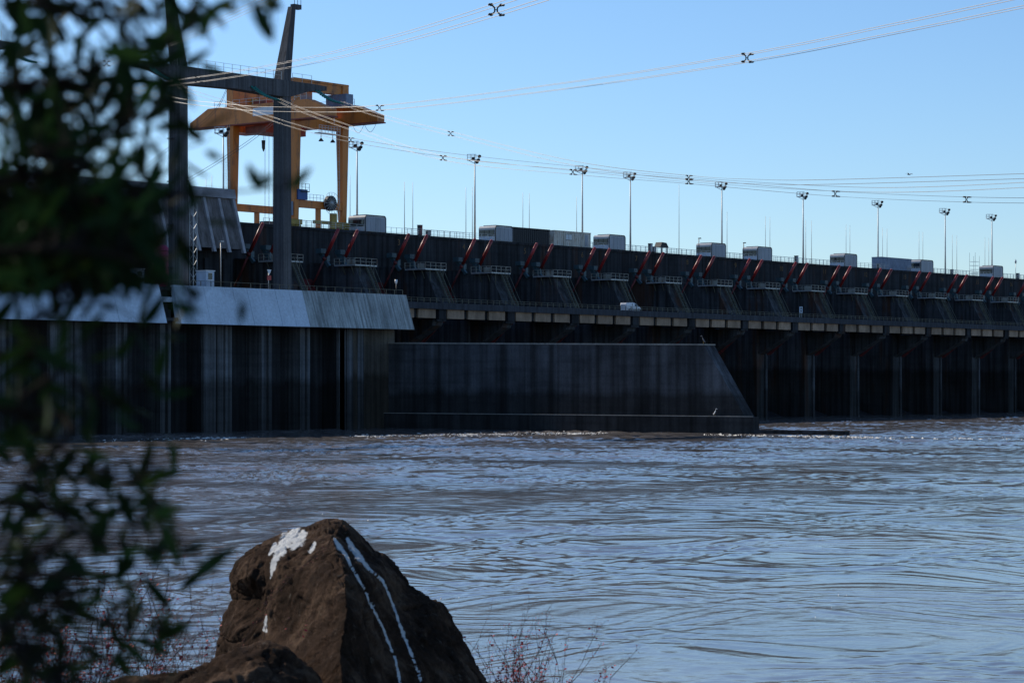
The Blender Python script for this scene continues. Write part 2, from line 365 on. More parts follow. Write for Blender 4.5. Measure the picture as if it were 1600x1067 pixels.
# vertical construction joints of the crest face as shallow pilasters
for k in range(K0, K1 + 1):
    mb = MB(); x = XP(k) + 9.0; mb.box(x - .25, x + .25, YC - .1, YC + .05, 24.2, ZC - .55); mb.build('pilaster', 'dam_concrete', dam)
# one pier with everything bolted to it, then copies
def nose(z): return 281.9 - (ZC - .6 - z) * .53        # sloping downstream edge of the pier
HW = 1.8
mb = MB(); x = XP0
prof = [(YC + 1, -3), (YC + 1, 27.9), (284.0, 27.6), (nose(27.0), 27.0), (nose(21.4), 21.4), (268.6, 19.5), (268.6, -3)]
mb.prism(prof, x - HW, x + HW)
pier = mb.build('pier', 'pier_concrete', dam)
def strut(dx):
    x = XP0 + dx
    a = Vector((x, 281.6, ZC - .7)); e = Vector((x, 288.4, ZC - 11.3)); d = (e - a)
    g = MB(); g.tube([a, a + d * .42], .30, 12); g.tube([a - d.normalized() * .12, a], .26, 10)
    o = g.build('hydraulic_cylinder', 'red_paint', pier)
    g = MB(); g.tube([a + d * .44, a + d * .48], .40, 10); g.tube([a + d * .48, a + d * .95], .2, 10); g.build('piston_rod', 'dull_red', pier)
    t = a + d * .46; s = -1 if dx < 0 else 1
    g = MB(); g.box(min(x, x - s * (abs(dx) - HW)) - .0, max(x, x - s * (abs(dx) - HW)), t.y - .5, t.y + .5, t.z - .5, t.z + .5)
    g.beam(t + Vector((-s * .2, 1.7, 1.5)), t + Vector((-s * .2, -.9, -1.4)), .5, .55)
    g.box(t.x - .6, t.x + .6, t.y + .3, t.y + 1.6, t.z + .9, t.z + 1.7)
    g.build('trunnion_bracket', 'teal_metal', pier)
strut(-2.55); strut(2.3)
# gallery round the nose
GZ = 27.2; gx0, gx1 = XP0 - 2.9, XP0 + 2.7; gy0, gy1 = nose(GZ) - 1.2, nose(GZ) + 3.6
g = MB(); g.box(gx0, XP0 - HW - .01, gy0, gy1, GZ - .22, GZ); g.box(XP0 - HW - .01, gx1, gy0, nose(GZ) - .02, GZ - .22, GZ)
gal = g.build('gallery_floor', 'galvanized', pier)
g = MB()
for zz in (.55, 1.1): g.beam((gx0, gy1, GZ + zz), (gx0, gy0, GZ + zz), .07); g.beam((gx0, gy0, GZ + zz), (gx1, gy0, GZ + zz), .07); g.beam((gx1, gy0, GZ + zz), (gx1, gy0 + 1.1, GZ + zz), .07)
for t in range(5): yy = gy0 + (gy1 - gy0) * t / 4; g.beam((gx0, yy, GZ), (gx0, yy, GZ + 1.1), .08)
for t in range(1, 5): xx = gx0 + (gx1 - gx0) * t / 4; g.beam((xx, gy0, GZ), (xx, gy0, GZ + 1.1), .08)
g.box(gx0 - .03, gx0, gy0, gy0 + 1.8, GZ, GZ + .9)
g.build('gallery_railing', 'rail_steel', pier)
for yy in (gy0 + 1.0, gy0 + 3.0): g = MB(); g.beam((gx0 + .1, yy, GZ - .25), (XP0 - HW, yy + .2, GZ - 1.7), .12); g.build('gallery_bracket', 'rail_dark', pier)
for xx in (gx0 + 1.3, gx1 - .8): g = MB(); g.beam((xx, gy0 + .1, GZ - .25), (xx, nose(GZ - 2.2), GZ - 2.2), .12); g.build('gallery_bracket', 'rail_dark', pier)
# stair down the sloping edge
g = MB(); zt, zb = GZ - .05, 20.4
for xx in (XP0 + .1, XP0 + 1.1):
    g.beam((xx, nose(zt) - .9, zt), (xx, nose(zb) - .9, zb), .12, .3)
    g.beam((xx, nose(zt) - 1.5, zt + .7), (xx, nose(zb) - 1.5, zb + .8), .07)
for t in range(22): z = zt + (zb - zt) * (t + .5) / 22; g.box(XP0 + .16, XP0 + 1.04, nose(z) - 1.05, nose(z) - .75, z - .03, z + .03)
g.build('stair', 'rail_dark', pier)
# sloping nose cladding strip and lower corner strips, the right one in paler concrete
g = MB(); g.hexa([(XP0 - HW - .06, nose(21.4) - .07, 21.4), (XP0 - HW + .7, nose(21.4) - .07, 21.4), (XP0 - HW + .7, nose(21.4) + .35, 21.4), (XP0 - HW - .06, nose(21.4) + .35, 21.4)],
                 [(XP0 - HW - .06, nose(26.9) - .07, 26.9), (XP0 - HW + .7, nose(26.9) - .07, 26.9), (XP0 - HW + .7, nose(26.9) + .35, 26.9), (XP0 - HW - .06, nose(26.9) + .35, 26.9)])
g.build('nose_strip', 'pier_concrete', pier)
g = MB(); g.box(XP0 + HW - .55, XP0 + HW + .15, 268.3, 268.7, -2, 13.2); g.build('corner_strip', 'guide_wall', pier)
g = MB(); g.box(XP0 - HW - .12, XP0 - HW + .5, 268.4, 268.8, -2, 18.6); g.build('corner_strip', 'pier_concrete', pier)
# corbel carrying the road
g = MB(); g.prism([(268.7, 12.8), (261.6, 16.6), (261.2, 17.65), (270, 17.65), (270, 12.8)], XP0 - 1.3, XP0 + 1.3); g.build('corbel', 'pier_concrete', pier)
g = MB()
for xx in (XP0 + 1.85, XP0 + 2.6): g.beam((xx, 268.2, 12.9), (xx, 262.0, 17.7), .22, .34)
for t in range(7): yy = 268.2 - 6.2 * (t + .5) / 7; zz = 12.9 + 4.8 * (t + .5) / 7; g.box(XP0 + 1.9, XP0 + 2.55, yy - .12, yy + .12, zz, zz + .06)
g.build('red_brace', 'dull_red', pier)
index_children(dam)
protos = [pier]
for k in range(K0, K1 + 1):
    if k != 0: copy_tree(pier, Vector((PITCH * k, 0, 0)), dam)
# gates and chute in every bay, painted bay numbers
g = MB(); x0, x1 = XP0 + HW + .05, XP0 + PITCH - HW - .05; arc = [(YC - .6 - 1.6 * math.sin(math.pi * t / 8) - .28 * t, 25 - 2.1 * t) for t in range(9)]
vs = [(x0, y, z) for y, z in arc] + [(x1, y, z) for y, z in arc]
g.add(vs, [(i, i + 1, i + 10, i + 9) for i in range(8)], True)
for yy, zz in arc[1:8:2]: g.box(x0, x1, yy - .35, yy - .05, zz - .12, zz + .12)
gate = g.build('radial_gate', 'dull_red', dam)
g = MB(); cv = [(YC - 2, 4.5), (YC - 7, 3.2), (YC - 13, .8), (YC - 18, -.8), (YC - 18, -4), (YC - 2, -4)]; g.prism(cv, x0, x1); chute = g.build('chute', 'dam_concrete', dam)
for k in range(K0, K1):
    for o in (gate, chute):
        if k != 0:
            c = o.copy(); COL.objects.link(c); c.parent = dam; c.location = Vector(o.location) + Vector((PITCH * k, 0, 0))
def text_mesh(s, size, depth=.01):
    cu = bpy.data.curves.new('digits', 'FONT'); cu.body = s; cu.size = size; cu.extrude = depth; cu.align_x = 'CENTER'; cu.align_y = 'CENTER'
    o = bpy.data.objects.new('digits', cu); COL.objects.link(o)
    dg = bpy.context.evaluated_depsgraph_get(); me = bpy.data.meshes.new_from_object(o.evaluated_get(dg))
    bpy.data.objects.remove(o); return me
for k in range(0, 15):
    me = text_mesh(str(k + 3), 1.5); me.materials.append(MATS['rust_number'])
    o = bpy.data.objects.new('bay_number', me); COL.objects.link(o); o.parent = dam
    o.location = Vector((onY(820, 389, YC).x + PITCH * (k - 2), YC - .03, ZC - 1.6)) - Vector(dam['wl']); o.rotation_euler = (math.radians(90), 0, 0)

# ------------------------------------------------------------------ road bridge in front of the piers
YB = 260.3
bridge = thing('road_bridge', (XP0, YB, 17), 'low road bridge with tan girder panels across the spillway piers', 'bridge')
XBL = 288.5
g = MB(); g.box(XBL, XR, YB, YB + 9.2, 19.75, 20.15); g.box(XBL, XR, YB - .25, YB + .35, 19.3, 20.35); g.box(XBL, XR, YB + 8.9, YB + 9.3, 19.3, 20.35); g.build('deck', 'road_concrete', bridge)
g = MB(); g.box(XBL, XR, YB + .75, YB + 8.4, 17.9, 19.7); g.build('deck_girder', 'dam_concrete', bridge)
for k in range(K0, K1 + 1):
    xa = XP(k)
    if xa + 1 > XBL:
        g = MB(); g.box(xa - .95, xa + .95, YB + .12, YB + .74, 17.68, 19.29); g.box(xa - 1.2, xa + 1.2, YB + .3, YB + .74, 17.3, 17.66); g.build('bearing_block', 'dam_concrete', bridge)
    w = (PITCH - 1.9) / 3
    for j in range(3):
        q0 = xa + .95 + w * j + .55; q1 = xa + .95 + w * (j + 1) - .55
        if q1 > XBL and k < K1:
            g = MB(); g.box(max(q0, XBL), q1, YB + .3, YB + .7, 17.75 + .06 * R.random(), 19.29); g.build('girder_panel', 'tan_concrete', bridge)
for k in range(K0, K1):
    xa = max(XP(k), XBL); xb = XP(k + 1)
    g = MB()
    for zz in (20.75, 21.1): g.beam((xa, YB, zz), (xb - .05, YB, zz), .06)
    n = max(2, int((xb - xa) / 1.53))
    for t in range(n): xx = xa + (xb - xa) * t / n; g.beam((xx, YB, 20.3), (xx, YB, 21.1), .1)
    g.build('railing', 'rail_dark', bridge)

# ------------------------------------------------------------------ powerhouse in front on the left
YW = 251.0; XE = 285.0                               # wall plane, right end
EB = onX(648, 515, XE); ET = onX(635, 461, XE)       # eave bottom, eave top
EBY, EBZ, ETY, ETZ = EB.y, EB.z, ET.y, ET.z
XPL = 165.0
ph = thing('powerhouse', (XE, YW, 0), 'powerhouse block with pale sloping roof over dark pillared river wall', 'powerhouse')
g = MB(); g.box(XPL, XE, YW + 3.4, YC + 3, -3, ETZ - .3); g.build('back_wall', 'power_wall', ph)
unit = onY(363, 560, YW).x - onY(129, 560, YW).x
base = [(77, 129), (183, 199), (252, 267)]
pill = []
for u in range(-2, 3):
    for (a, c) in base: pill.append((onY(a, 560, YW).x + unit * u, onY(c, 560, YW).x + unit * u))
for (a, c) in pill:
    if c > XE - 4 or a < XPL: continue
    if c - a > 4:
        n = 4; w = (c - a) / n
        for t in range(n):
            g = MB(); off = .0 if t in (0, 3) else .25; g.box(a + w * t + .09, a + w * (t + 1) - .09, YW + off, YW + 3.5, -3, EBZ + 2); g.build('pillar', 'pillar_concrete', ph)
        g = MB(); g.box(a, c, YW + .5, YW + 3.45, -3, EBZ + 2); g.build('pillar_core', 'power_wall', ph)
    else:
        m_ = a + (c - a) * .62
        g = MB(); g.box(a, m_ - .12, YW + .25, YW + 3.5, -3, EBZ + 2); g.build('pillar', 'pillar_concrete', ph)
        g = MB(); g.box(m_ + .12, c, YW, YW + 3.5, -3, EBZ + 2); g.build('pillar', 'pillar_concrete', ph)
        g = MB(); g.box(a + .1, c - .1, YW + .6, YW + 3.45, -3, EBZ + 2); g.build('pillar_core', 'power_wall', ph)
xe0 = onY(531, 560, YW).x
g = MB(); g.box(xe0, xe0 + 1.3, YW, YW + 3.5, -3, EBZ + 2); g.build('pillar', 'pillar_concrete', ph)
g = MB(); g.box(xe0 + 1.7, xe0 + 3.0, YW, YW + 3.5, -3, EBZ + 2); g.build('pillar', 'pillar_concrete', ph)
g = MB(); g.box(xe0 + 3.02, XE - 1.2, YW + .2, YC, -3, EBZ + 2); g.build('end_wall', 'end_concrete', ph)
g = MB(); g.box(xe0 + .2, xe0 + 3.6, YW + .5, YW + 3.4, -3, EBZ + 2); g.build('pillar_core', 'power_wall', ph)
# sloping roof of separate precast panels
nx0, nx1 = onY(248, 448, ETY).x, onY(270, 448, ETY).x      # notch
xold = onY(472, 452, ETY).x
def roof_panel(x0, x1, mat):
    j = R.uniform(-.02, .02)
    pr = [(EBY + j, EBZ), (EBY + 1.2, EBZ - .02), (ETY + .55, ETZ - .02), (ETY + j, ETZ)]
    g = MB(); g.prism(pr, x0 + .025, x1 - .025); return g.build('roof_panel', mat, ph)
def run(x0, x1, w, mat):
    n = max(1, round((x1 - x0) / w))
    for t in range(n): roof_panel(x0 + (x1 - x0) * t / n, x0 + (x1 - x0) * (t + 1) / n, mat)
run(XPL, nx0, 3.0, 'roof_new'); run(nx1, xold, 3.0, 'roof_new'); run(xold, XE, 3.6, 'roof_old')
g = MB(); g.box(XPL, XE - .3, EBY + .6, YW + 3.4, EBZ + .35, EBZ + .8); g.box(XPL, XE - .3, ETY + .3, YC + 2, ETZ - .75, ETZ - .28); g.build('roof_slab', 'power_wall', ph)
g = MB(); g.box(nx0, nx1, ETY + .1, ETY + .5, ETZ - 2.4, ETZ - 1.7); g.build('notch_beam', 'roof_new', ph)
g = MB(); g.box(nx0, nx1, ETY + 1.0, ETY + 1.4, EBZ, ETZ - .4); g.build('notch_wall', 'power_wall', ph)
# roof edge railing in sections
xx = XPL
while xx < XE - 1:
    x2 = min(xx + 12, XE - .5); g = MB()
    n = 6
    for t in range(n + 1): q = xx + (x2 - xx) * t / n; g.beam((q, ETY + .35, ETZ - .05), (q, ETY + .35, ETZ + .75), .09)
    g.beam((xx, ETY + .35, ETZ + .75), (x2, ETY + .35, ETZ + .75), .06)
    g.build('roof_railing', 'rail_dark', ph); xx = x2
# upper block: ribbed leaning wall of the intake hall
YR = 281.0
rt = onY(366, 297, YR + 2.6); rb = onY(380, 390, YR)
uh = thing('intake_hall', (rt.x, YR, ETZ), 'ribbed leaning concrete wall of the intake hall beneath the orange crane', 'building')
XH = rt.x; z1, z0 = rt.z, rb.z
g = MB(); g.prism([(YR, z0), (YR + 2.6, z1 - 1.4), (YR + 3.0, z1), (YR + 12, z1), (YR + 12, z0)], XPL, XH); g.build('leaning_wall', 'rib_concrete', uh)
g = MB(); g.prism([(YR + 2.2, z1 - 1.5), (YR + 2.55, z1 + .05), (YR + 3.1, z1 + .05), (YR + 2.7, z1 - 1.5)], XPL, XH + .1); g.build('cornice', 'rib_pale', uh)
xx = XH - .3
while xx > XPL + 3:
    g = MB(); g.prism([(YR - .5, z0 - .6), (YR + 2.1, z1 - 1.6), (YR + 2.62, z1 - 1.6), (YR + .05, z0 - .6)], xx - .55, xx); g.build('rib', 'rib_pale', uh); xx -= 3.35
g = MB(); g.box(XPL, XH, YR + 3, YR + 11, ETZ - .5, z0); g.build('lower_wall', 'dam_concrete', uh)
g = MB()
for t in range(9): q = XH - 2 - t * 4.1; g.box(q - .5, q + .5, YR + 2.6, YR + 3.0, ETZ, z0 - 1.5)
g.build('lower_fin', 'power_wall', uh)

# ------------------------------------------------------------------ guide wall between powerhouse and spillway
XG = 282.4
gw = thing('guide_wall', (XG, 220, 0), 'long dark guide wall with sloped tip standing in the river below the spillway', 'wall')
YT = onX(1100, 540, XG).y
g = MB()
def ring(y, z0, z1, x0, x1): return [(x0, y, z0), (x1, y, z0), (x1, y, z1), (x0, y, z1)]
NB = 7
for k in range(NB):
    ya, yb = lerp(252.5, YT, k / NB) - (.04 if k else 0), lerp(252.5, YT, (k + 1) / NB); j = R.uniform(-.035, .035) if k < NB - 1 else 0
    gg = MB(); gg.hexa(ring(ya, 2.3, lerp(13.2, 12.35, k / NB), XG + j, XG + 2.9), ring(yb, 2.3, lerp(13.2, 12.35, (k + 1) / NB), XG + j, XG + 2.6 if k == NB - 1 else XG + 2.9)); gg.build('wall_block', 'guide_wall', gw)
tip = [(XG + .1, 185.0, 2.3), (XG + 1.7, 184.5, 2.3)]
g.add([(XG, YT, 2.3), (XG + 2.6, YT, 2.3), (XG + 2.6, YT, 12.35), (XG, YT, 12.35), tip[0], tip[1]], [(0, 4, 3), (4, 5, 2, 3), (1, 2, 5), (0, 1, 5, 4)])
g.build('wall_tip', 'guide_wall', gw)
g = MB(); g.hexa(ring(252.5, 13.21, 13.42, XG - .08, XG + 3.1), ring(YT - .1, 12.36, 12.57, XG - .08, XG + 2.7)); g.build('coping', 'pale_concrete', gw)
g = MB(); g.prism([(XG - 1.1, 262), (XG - 1.1, 186.5), (XG - .4, 183.4), (XG + .8, 183.2), (XG + 1.9, 185.5), (XG + 3.2, 200), (XG + 3.2, 262)], -3, 2.35, axis=2); g.build('plinth', 'guide_wall', gw)
g = MB(); g.prism([(XG - 1.15, 252), (XG - 1.15, 186.6), (XG - .45, 183.35), (XG + .1, 186), (XG + .1, 252)], 2.36, 2.46, axis=2); g.build('plinth_edge', 'pale_concrete', gw)
g = MB(); q = onZ(1315, 680.5, 0); g.box(XG - .6, XG + .5, q.y, 183.6, -2, .6); g.build('submerged_sill', 'dam_concrete', gw)

# ------------------------------------------------------------------ transmission portals on the powerhouse roof
def portal(dx, label):
    Yp = 256.0
    c1, c2 = onY(279, 446, Yp).x + dx, onY(441, 446, Yp).x + dx
    zb = ETZ - .2; zt = onY(441, 127, Yp).z; zl = onY(441, 153, Yp).z; ztop = onY(460, 12, Yp).z
    t = thing('transmission_portal', ((c1 + c2) / 2, Yp, zb), label, 'power tower', 'concrete transmission portals')
    for c, s in ((c1, -1), (c2, 1)):
        g = MB(); w, d = .82, 1.02
        r = lambda x, y, z, a, b: [(x - a, y - b, z), (x + a, y - b, z), (x + a, y + b, z), (x - a, y + b, z)]
        g.loft([r(c, Yp, zb, w * 1.06, d * 1.1), r(c, Yp, zt, w, d), r(c + s * .25, Yp, zt + 1.5, w * .95, d * .92), r(c + s * 2.1, Yp, ztop, .42, .42)], smooth=False)
        col = g.build('column', 'tower_concrete', t)
        g = MB(); g.box(c + s * 2.1 - .8 + s * .9, c + s * 2.1 + .8 + s * .9, Yp - .4, Yp + .4, ztop - .25, ztop + .45)
        for q in (-.7, 0, .7): g.beam((c + s * 2.1 + s * .9 + q, Yp - .35, ztop + .4), (c + s * 2.1 + s * .9 + q, Yp - .35, ztop + 1.5), .06)
        g.beam((c + s * 2.1 + s * .9 - .7, Yp - .35, ztop + 1.5), (c + s * 2.1 + s * .9 + .7, Yp - .35, ztop + 1.5), .05)
        g.build('head_arm', 'tower_concrete', t)
    xa, xb = c1 - 8.6, c2 + 8.6
    g = MB(); mid = (c1 + c2) / 2
    st_ = [(xa, zt - .75, zt - .1), (xa + 3.5, zt - 1.1, zt), (c1 - 1, zl + .2, zt), (c1 + 1.5, zl, zt), (mid, zl + .25, zt), (c2 - 1.5, zl, zt), (c2 + 1, zl + .2, zt), (xb - 3.5, zt - 1.1, zt), (xb, zt - .75, zt - .1)]
    g.loft([[(x, Yp - 1.15, a), (x, Yp - 1.15, b_), (x, Yp + .75, b_), (x, Yp + .75, a)] for x, a, b_ in st_], smooth=False)
    g.build('cross_beam', 'tower_concrete', t)
    for (ra, rb_) in ((c1 + 1.2, c2 - 1.2), (c2 + 1.2, xb - 3.2), (xa + 3.2, c1 - 1.2)):
        g = MB(); n = max(2, int((rb_ - ra) / 1.6))
        for q in range(n + 1): xq = ra + (rb_ - ra) * q / n; g.beam((xq, Yp - 1.0, zt), (xq, Yp - 1.0, zt + 1.25), .05)
        for zz in (.65, 1.25): g.beam((ra, Yp - 1.0, zt + zz), (rb_, Yp - 1.0, zt + zz), .04)
        g.build('beam_railing', 'galvanized', t)
    g = MB(); lx = c1 - .82; 
    for q in (-.3, .3): g.beam((lx - .35, Yp + .5 + q, zb), (lx - .35, Yp + .5 + q, zl), .07)
    z = zb
    while z < zl: g.beam((lx - .35, Yp + .2, z), (lx - .35, Yp + .8, z), .05); z += .9
    z = zb + 3
    while z < zl: g.box(lx - .6, lx - .1, Yp + .1, Yp + .9, z, z + .12); z += 6.2
    g.build('ladder', 'dark_metal', t)
    # insulator strings: pairs of ribbed green strings hanging from the beam towards the river
    ends = []
    for xs in (xa + 2.2, mid + 3.2, xb - 2.2):
        a = Vector((xs, Yp - 1.15, zl + .9 if abs(xs - mid) < 5 else zt - .9)); e = a + Vector((.9, -4.4, -2.2)); ends.append(e)
        for o_ in (-.35, .35):
            g = MB(); d = e - a; pts = []; rs = []
            for q in range(25): pts.append(a + d * (q / 24) + Vector((o_, 0, -.35 * math.sin(math.pi * q / 24)))); rs.append(.20 if q % 2 else .09)
            g.tube(pts, rs, 8); g.build('insulator_string', 'insulator', t)
    return ends, (c1, c2, Yp, zt, zl, zb)
ends, PT = portal(0, 'dark concrete transmission portal with two columns in front of the orange crane')
ends2, PT2 = portal(-60.0, 'dark concrete transmission portal mostly hidden behind the leaves at far left')

# ------------------------------------------------------------------ gantry crane on the crest
cy0 = 293.0
cC = onY(535, 350, cy0).x; cB = onY(460, 350, cy0).x; cy1 = onX(364, 340, cB).y
zl_top = onY(540, 137, cy0).z; zg0 = onX(363, 196, cB).z; zg1 = onX(363, 168, cB).z
cr = thing('gantry_crane', ((cB + cC) / 2, (cy0 + cy1) / 2, ZC), 'tall orange gantry crane standing on the dam crest', 'crane')
def tbox(g, c0, c1, a0, b0, a1, b1):
    r = lambda c, a, b: [(c[0] - a, c[1] - b, c[2]), (c[0] + a, c[1] - b, c[2]), (c[0] + a, c[1] + b, c[2]), (c[0] - a, c[1] + b, c[2])]
    return g.hexa(r(c0, a0, b0), r(c1, a1, b1))
for x in (cB, cC):
    for y in (cy0, cy1):
        g = MB(); tbox(g, (x, y, ZC + 1.6), (x, y, zg0), .55, .5, .8, .85); g.build('leg', 'crane_orange', cr)
        g = MB(); tbox(g, (x, y, zg0 + .01), (x, y, zl_top), .8, .8, .8, .8); g.build('leg_head', 'crane_orange', cr)
        g = MB(); g.box(x - 1.6, x + 1.6, y - .4, y + .4, ZC + .7, ZC + 1.6)
        for q in (-1.1, -.4, .4, 1.1): g.tube([(x + q, y - .25, ZC + .4), (x + q, y + .25, ZC + .4)], .36, 10)
        g.build('bogie', 'crane_olive', cr)
for y in (cy0, cy1):
    g = MB(); g.box(cB + .4, cC - .4, y - .45, y + .45, ZC + 3.7, ZC + 5.0); g.build('sill_beam', 'crane_orange', cr)
    g = MB(); g.box(cB + 5.6, cB + 6.4, y - .3, y + .3, ZC + .3, ZC + 3.7); g.build('sill_post', 'crane_orange', cr)
    g = MB(); g.box(cB + .3, cC - .3, y - .5, y + .5, zg0 - 1.2, zg0 + 1.0); g.build('end_beam', 'crane_orange', cr)
    g = MB(); g.box(cB - .9, cC + .9, y - .75, y + .75, zl_top - .01, zl_top + .35); g.box(cB + .7, cC - .7, y - .6, y + .6, zl_top - 1.6, zl_top - .02); g.build('top_beam', 'crane_orange', cr)
g = MB()
for j in range(2): g.box(cB + .81 + j * 4.6, cB + 5.1 + j * 4.6, cy1 - .55, cy1 - .35, zg1 + .3, zl_top - 1.65)
g.build('back_panel', 'crane_orange', cr)
g = MB(); g.box(cB + 3.9, cB + 7.2, cy1 - 1.0, cy1 - .58, zg1 + .3, zl_top - 1.9); g.build('machine_panel', 'crane_olive', cr)
yE0, yE1 = onX(595, 190, cC).y, onX(303, 192, cB).y
for x in (cB, cC):
    g = MB(); w = .95
    prof = [(yE0, zg0), (yE0, zg0 + 1.2), (yE0 + 5.2, zg1), (yE1 - 4.6, zg1), (yE1, zg0 + .9), (yE1, zg0)]
    g.prism(prof, x - w, x + w); gd = g.build('main_girder', 'crane_orange', cr)
    g = MB(); g.box(x - w - .15, x + w + .15, yE0 - .2, yE1 + .2, zg0 - .22, zg0 - .02); g.build('girder_flange', 'crane_red', gd)
    for ya, yb in ((yE0 + 5.4, cy0 - .9), (cy0 + .9, cy1 - .9), (cy1 + .9, yE1 - 6.2)):
        g = MB(); n = max(2, int((yb - ya) / 1.5))
        for q in range(n + 1): yq = ya + (yb - ya) * q / n; g.beam((x - w, yq, zg1), (x - w, yq, zg1 + 1.1), .06)
        for zz in (.55, 1.1): g.beam((x - w, ya, zg1 + zz), (x - w, yb, zg1 + zz), .05)
        g.build('walkway_railing', 'galvanized', gd)
# machinery on top, cabins, reel, ropes
g = MB(); g.box(cC - 2.9, cC - 1.1, cy0 - 3.6, cy0 + 1.3, zg1 + .02, zg1 + 1.9)
for q in range(7): yq = cy0 - 3.5 + q * .72; g.box(cC - 2.97, cC - 2.9, yq, yq + .1, zg1 + .1, zg1 + 1.8)
g.box(cC - 3.0, cC - .96, cy0 - 3.8, cy0 + 1.5, zg1 - .25, zg1 + .01)
g.build('electrical_house', 'blue_grey', cr)
g = MB(); g.box(cB + 3.0, cB + 6.2, cy0 + 1.6, cy0 + 4.2, zg1 + .1, zg1 + 2.9); hb = g.build('electrical_house', 'blue_grey', cr)
g = MB(); g.box(cB + 1.0, cB + 2.8, cy0 + 1.2, cy0 + 3.4, zg1 + .1, zg1 + 3.0); hs = g.build('driver_cabin', 'crane_orange', cr)
g = MB(); g.box(cB + 1.3, cB + 2.4, cy0 + 1.1, cy0 + 1.19, zg1 + 1.3, zg1 + 2.5); g.build('window', 'pale_glass', hs)
g = MB(); g.box(cB + 1.0, cC - 1.0, cy0 + 8, cy0 + 13, zg0 - 1.6, zg0 - .3); g.box(cB + 2.0, cC - 3.0, cy0 + 9, cy0 + 12, zg0 - .3, zg1 + 1.0); g.build('trolley', 'crane_red', cr)
for q in range(6):
    xq = cB + 3.2 + q * 1.0; g = MB(); g.beam((xq, cy0 + 10.3, zg0 - 1.6), (xq, cy0 + 10.3, ZC + 1.8), .05); g.build('hoist_rope', 'dark_metal', cr)
g = MB(); g.box(cB + 2.8, cB + 8.6, cy0 + 9.4, cy0 + 11.2, ZC + .6, ZC + 1.8); g.build('lifting_beam', 'dark_metal', cr)
g = MB(); g.tube([(cB + 2.0, cy0 + 9.5, zg0 - 2.9), (cB + 2.0, cy0 + 9.5, zg0 - 4.2), (cB + 2.0, cy0 + 9.5, zg0 - 4.9)], [.35, .3, .06], 8); g.beam((cB + 2.0, cy0 + 9.5, zg0 - 2.9), (cB + 2.0, cy0 + 9.5, zg0 - 1.6), .05); g.build('hook_block', 'dark_metal', cr)
rc = onY(516, 318, cy0 - .9)
g = MB()
for r0, r1, y0, y1 in ((.55, 1.35, -.35, .35),):
    n = 28
    vs = []
    for yy in (y0, y1):
        for rr_ in (r0, r1): vs += [(rc.x + rr_ * math.cos(2 * math.pi * k / n), rc.y + yy, rc.z + rr_ * math.sin(2 * math.pi * k / n)) for k in range(n)]
    fs = []
    for k in range(n):
        k2 = (k + 1) % n; fs += [(k, k2, n + k2, n + k), (2 * n + k, 3 * n + k, 3 * n + k2, 2 * n + k2), (n + k, n + k2, 3 * n + k2, 3 * n + k), (k, 2 * n + k, 2 * n + k2, k2)]
    g.add(vs, fs)
reel = g.build('cable_reel', 'black_steel', cr)
g = MB()
for k in range(16):
    a = 2 * math.pi * k / 16; g.beam((rc.x, rc.y - .4, rc.z), (rc.x + 1.95 * math.cos(a), rc.y - .4, rc.z + 1.95 * math.sin(a)), .05)
g.tube([(rc.x + 1.95 * math.cos(2 * math.pi * k / 32), rc.y - .4, rc.z + 1.95 * math.sin(2 * math.pi * k / 32)) for k in range(33)], .03, 5)
g.tube([(rc.x, rc.y - .5, rc.z), (rc.x, rc.y + .6, rc.z)], .4, 10)
g.build('reel_spokes', 'galvanized', reel)
bb = onY(470, 318, cy0 - .4); g = MB(); g.box(bb.x - 1.2, bb.x + 1.2, cy0 - .9, cy0 + .6, ZC + 5.02, ZC + 6.8); g.build('switch_box', 'blue_box', cr)
g = MB(); xa, xb = bb.x + 1.4, rc.x - 1.2
for q in range(6): xq = xa + (xb - xa) * q / 5; g.beam((xq, cy0 - .42, ZC + 5), (xq, cy0 - .42, ZC + 6.1), .05)
for zz in (5.55, 6.1): g.beam((xa, cy0 - .42, ZC + zz), (xb, cy0 - .42, ZC + zz), .05)
g.build('sill_railing', 'galvanized', cr)
pz = onY(467, 299, cy0).z; g = MB(); g.box(cB + .6, cB + 2.6, cy0 - 1.2, cy0 + .6, pz - .15, pz)
for xq in (cB + .7, cB + 1.6, cB + 2.55): g.beam((xq, cy0 - 1.15, pz), (xq, cy0 - 1.15, pz + 1.3), .06)
for zz in (.65, 1.3): g.beam((cB + .6, cy0 - 1.15, pz + zz), (cB + 2.6, cy0 - 1.15, pz + zz), .05)
g.beam((cB + 2.4, cy0 - .2, pz - .1), (cB + .5, cy0 - .2, pz - 1.0), .15); g.build('leg_platform', 'dark_metal', cr)
g = MB(); bz = zg0 - 2.0; bx = cB + 4.3
g.box(bx, bx + 5.4, cy0 - 1.9, cy0 - .7, bz - .12, bz)
for q in range(8): xq = bx + 5.4 * q / 7; g.beam((xq, cy0 - 1.85, bz), (xq, cy0 - 1.85, bz + 1.3), .06)
for zz in (.45, .9, 1.3): g.beam((bx, cy0 - 1.85, bz + zz), (bx + 5.4, cy0 - 1.85, bz + zz), .06)
g.build('inspection_basket', 'white_paint', cr)
for q in (1.5, 4.5):
    g = MB(); g.tube([(bx + q, cy0 - .9, zg0 - 1.2), (bx + q, cy0 - .9, zg0 - 2.9)], .06, 5); g.tube([(bx + q, cy0 - .9, zg0 - 2.9), (bx + q, cy0 - .9, zg0 - 3.4)], [.15, .5], 10); g.build('floodlamp', 'dark_metal', cr)
g = MB(); g.box(cB + 9.5, cB + 9.62, cy0 - .58, cy0 - .5, zg0 + .1, zg0 + 2.0); 
g.build('sign_strip', 'white_paint', cr)
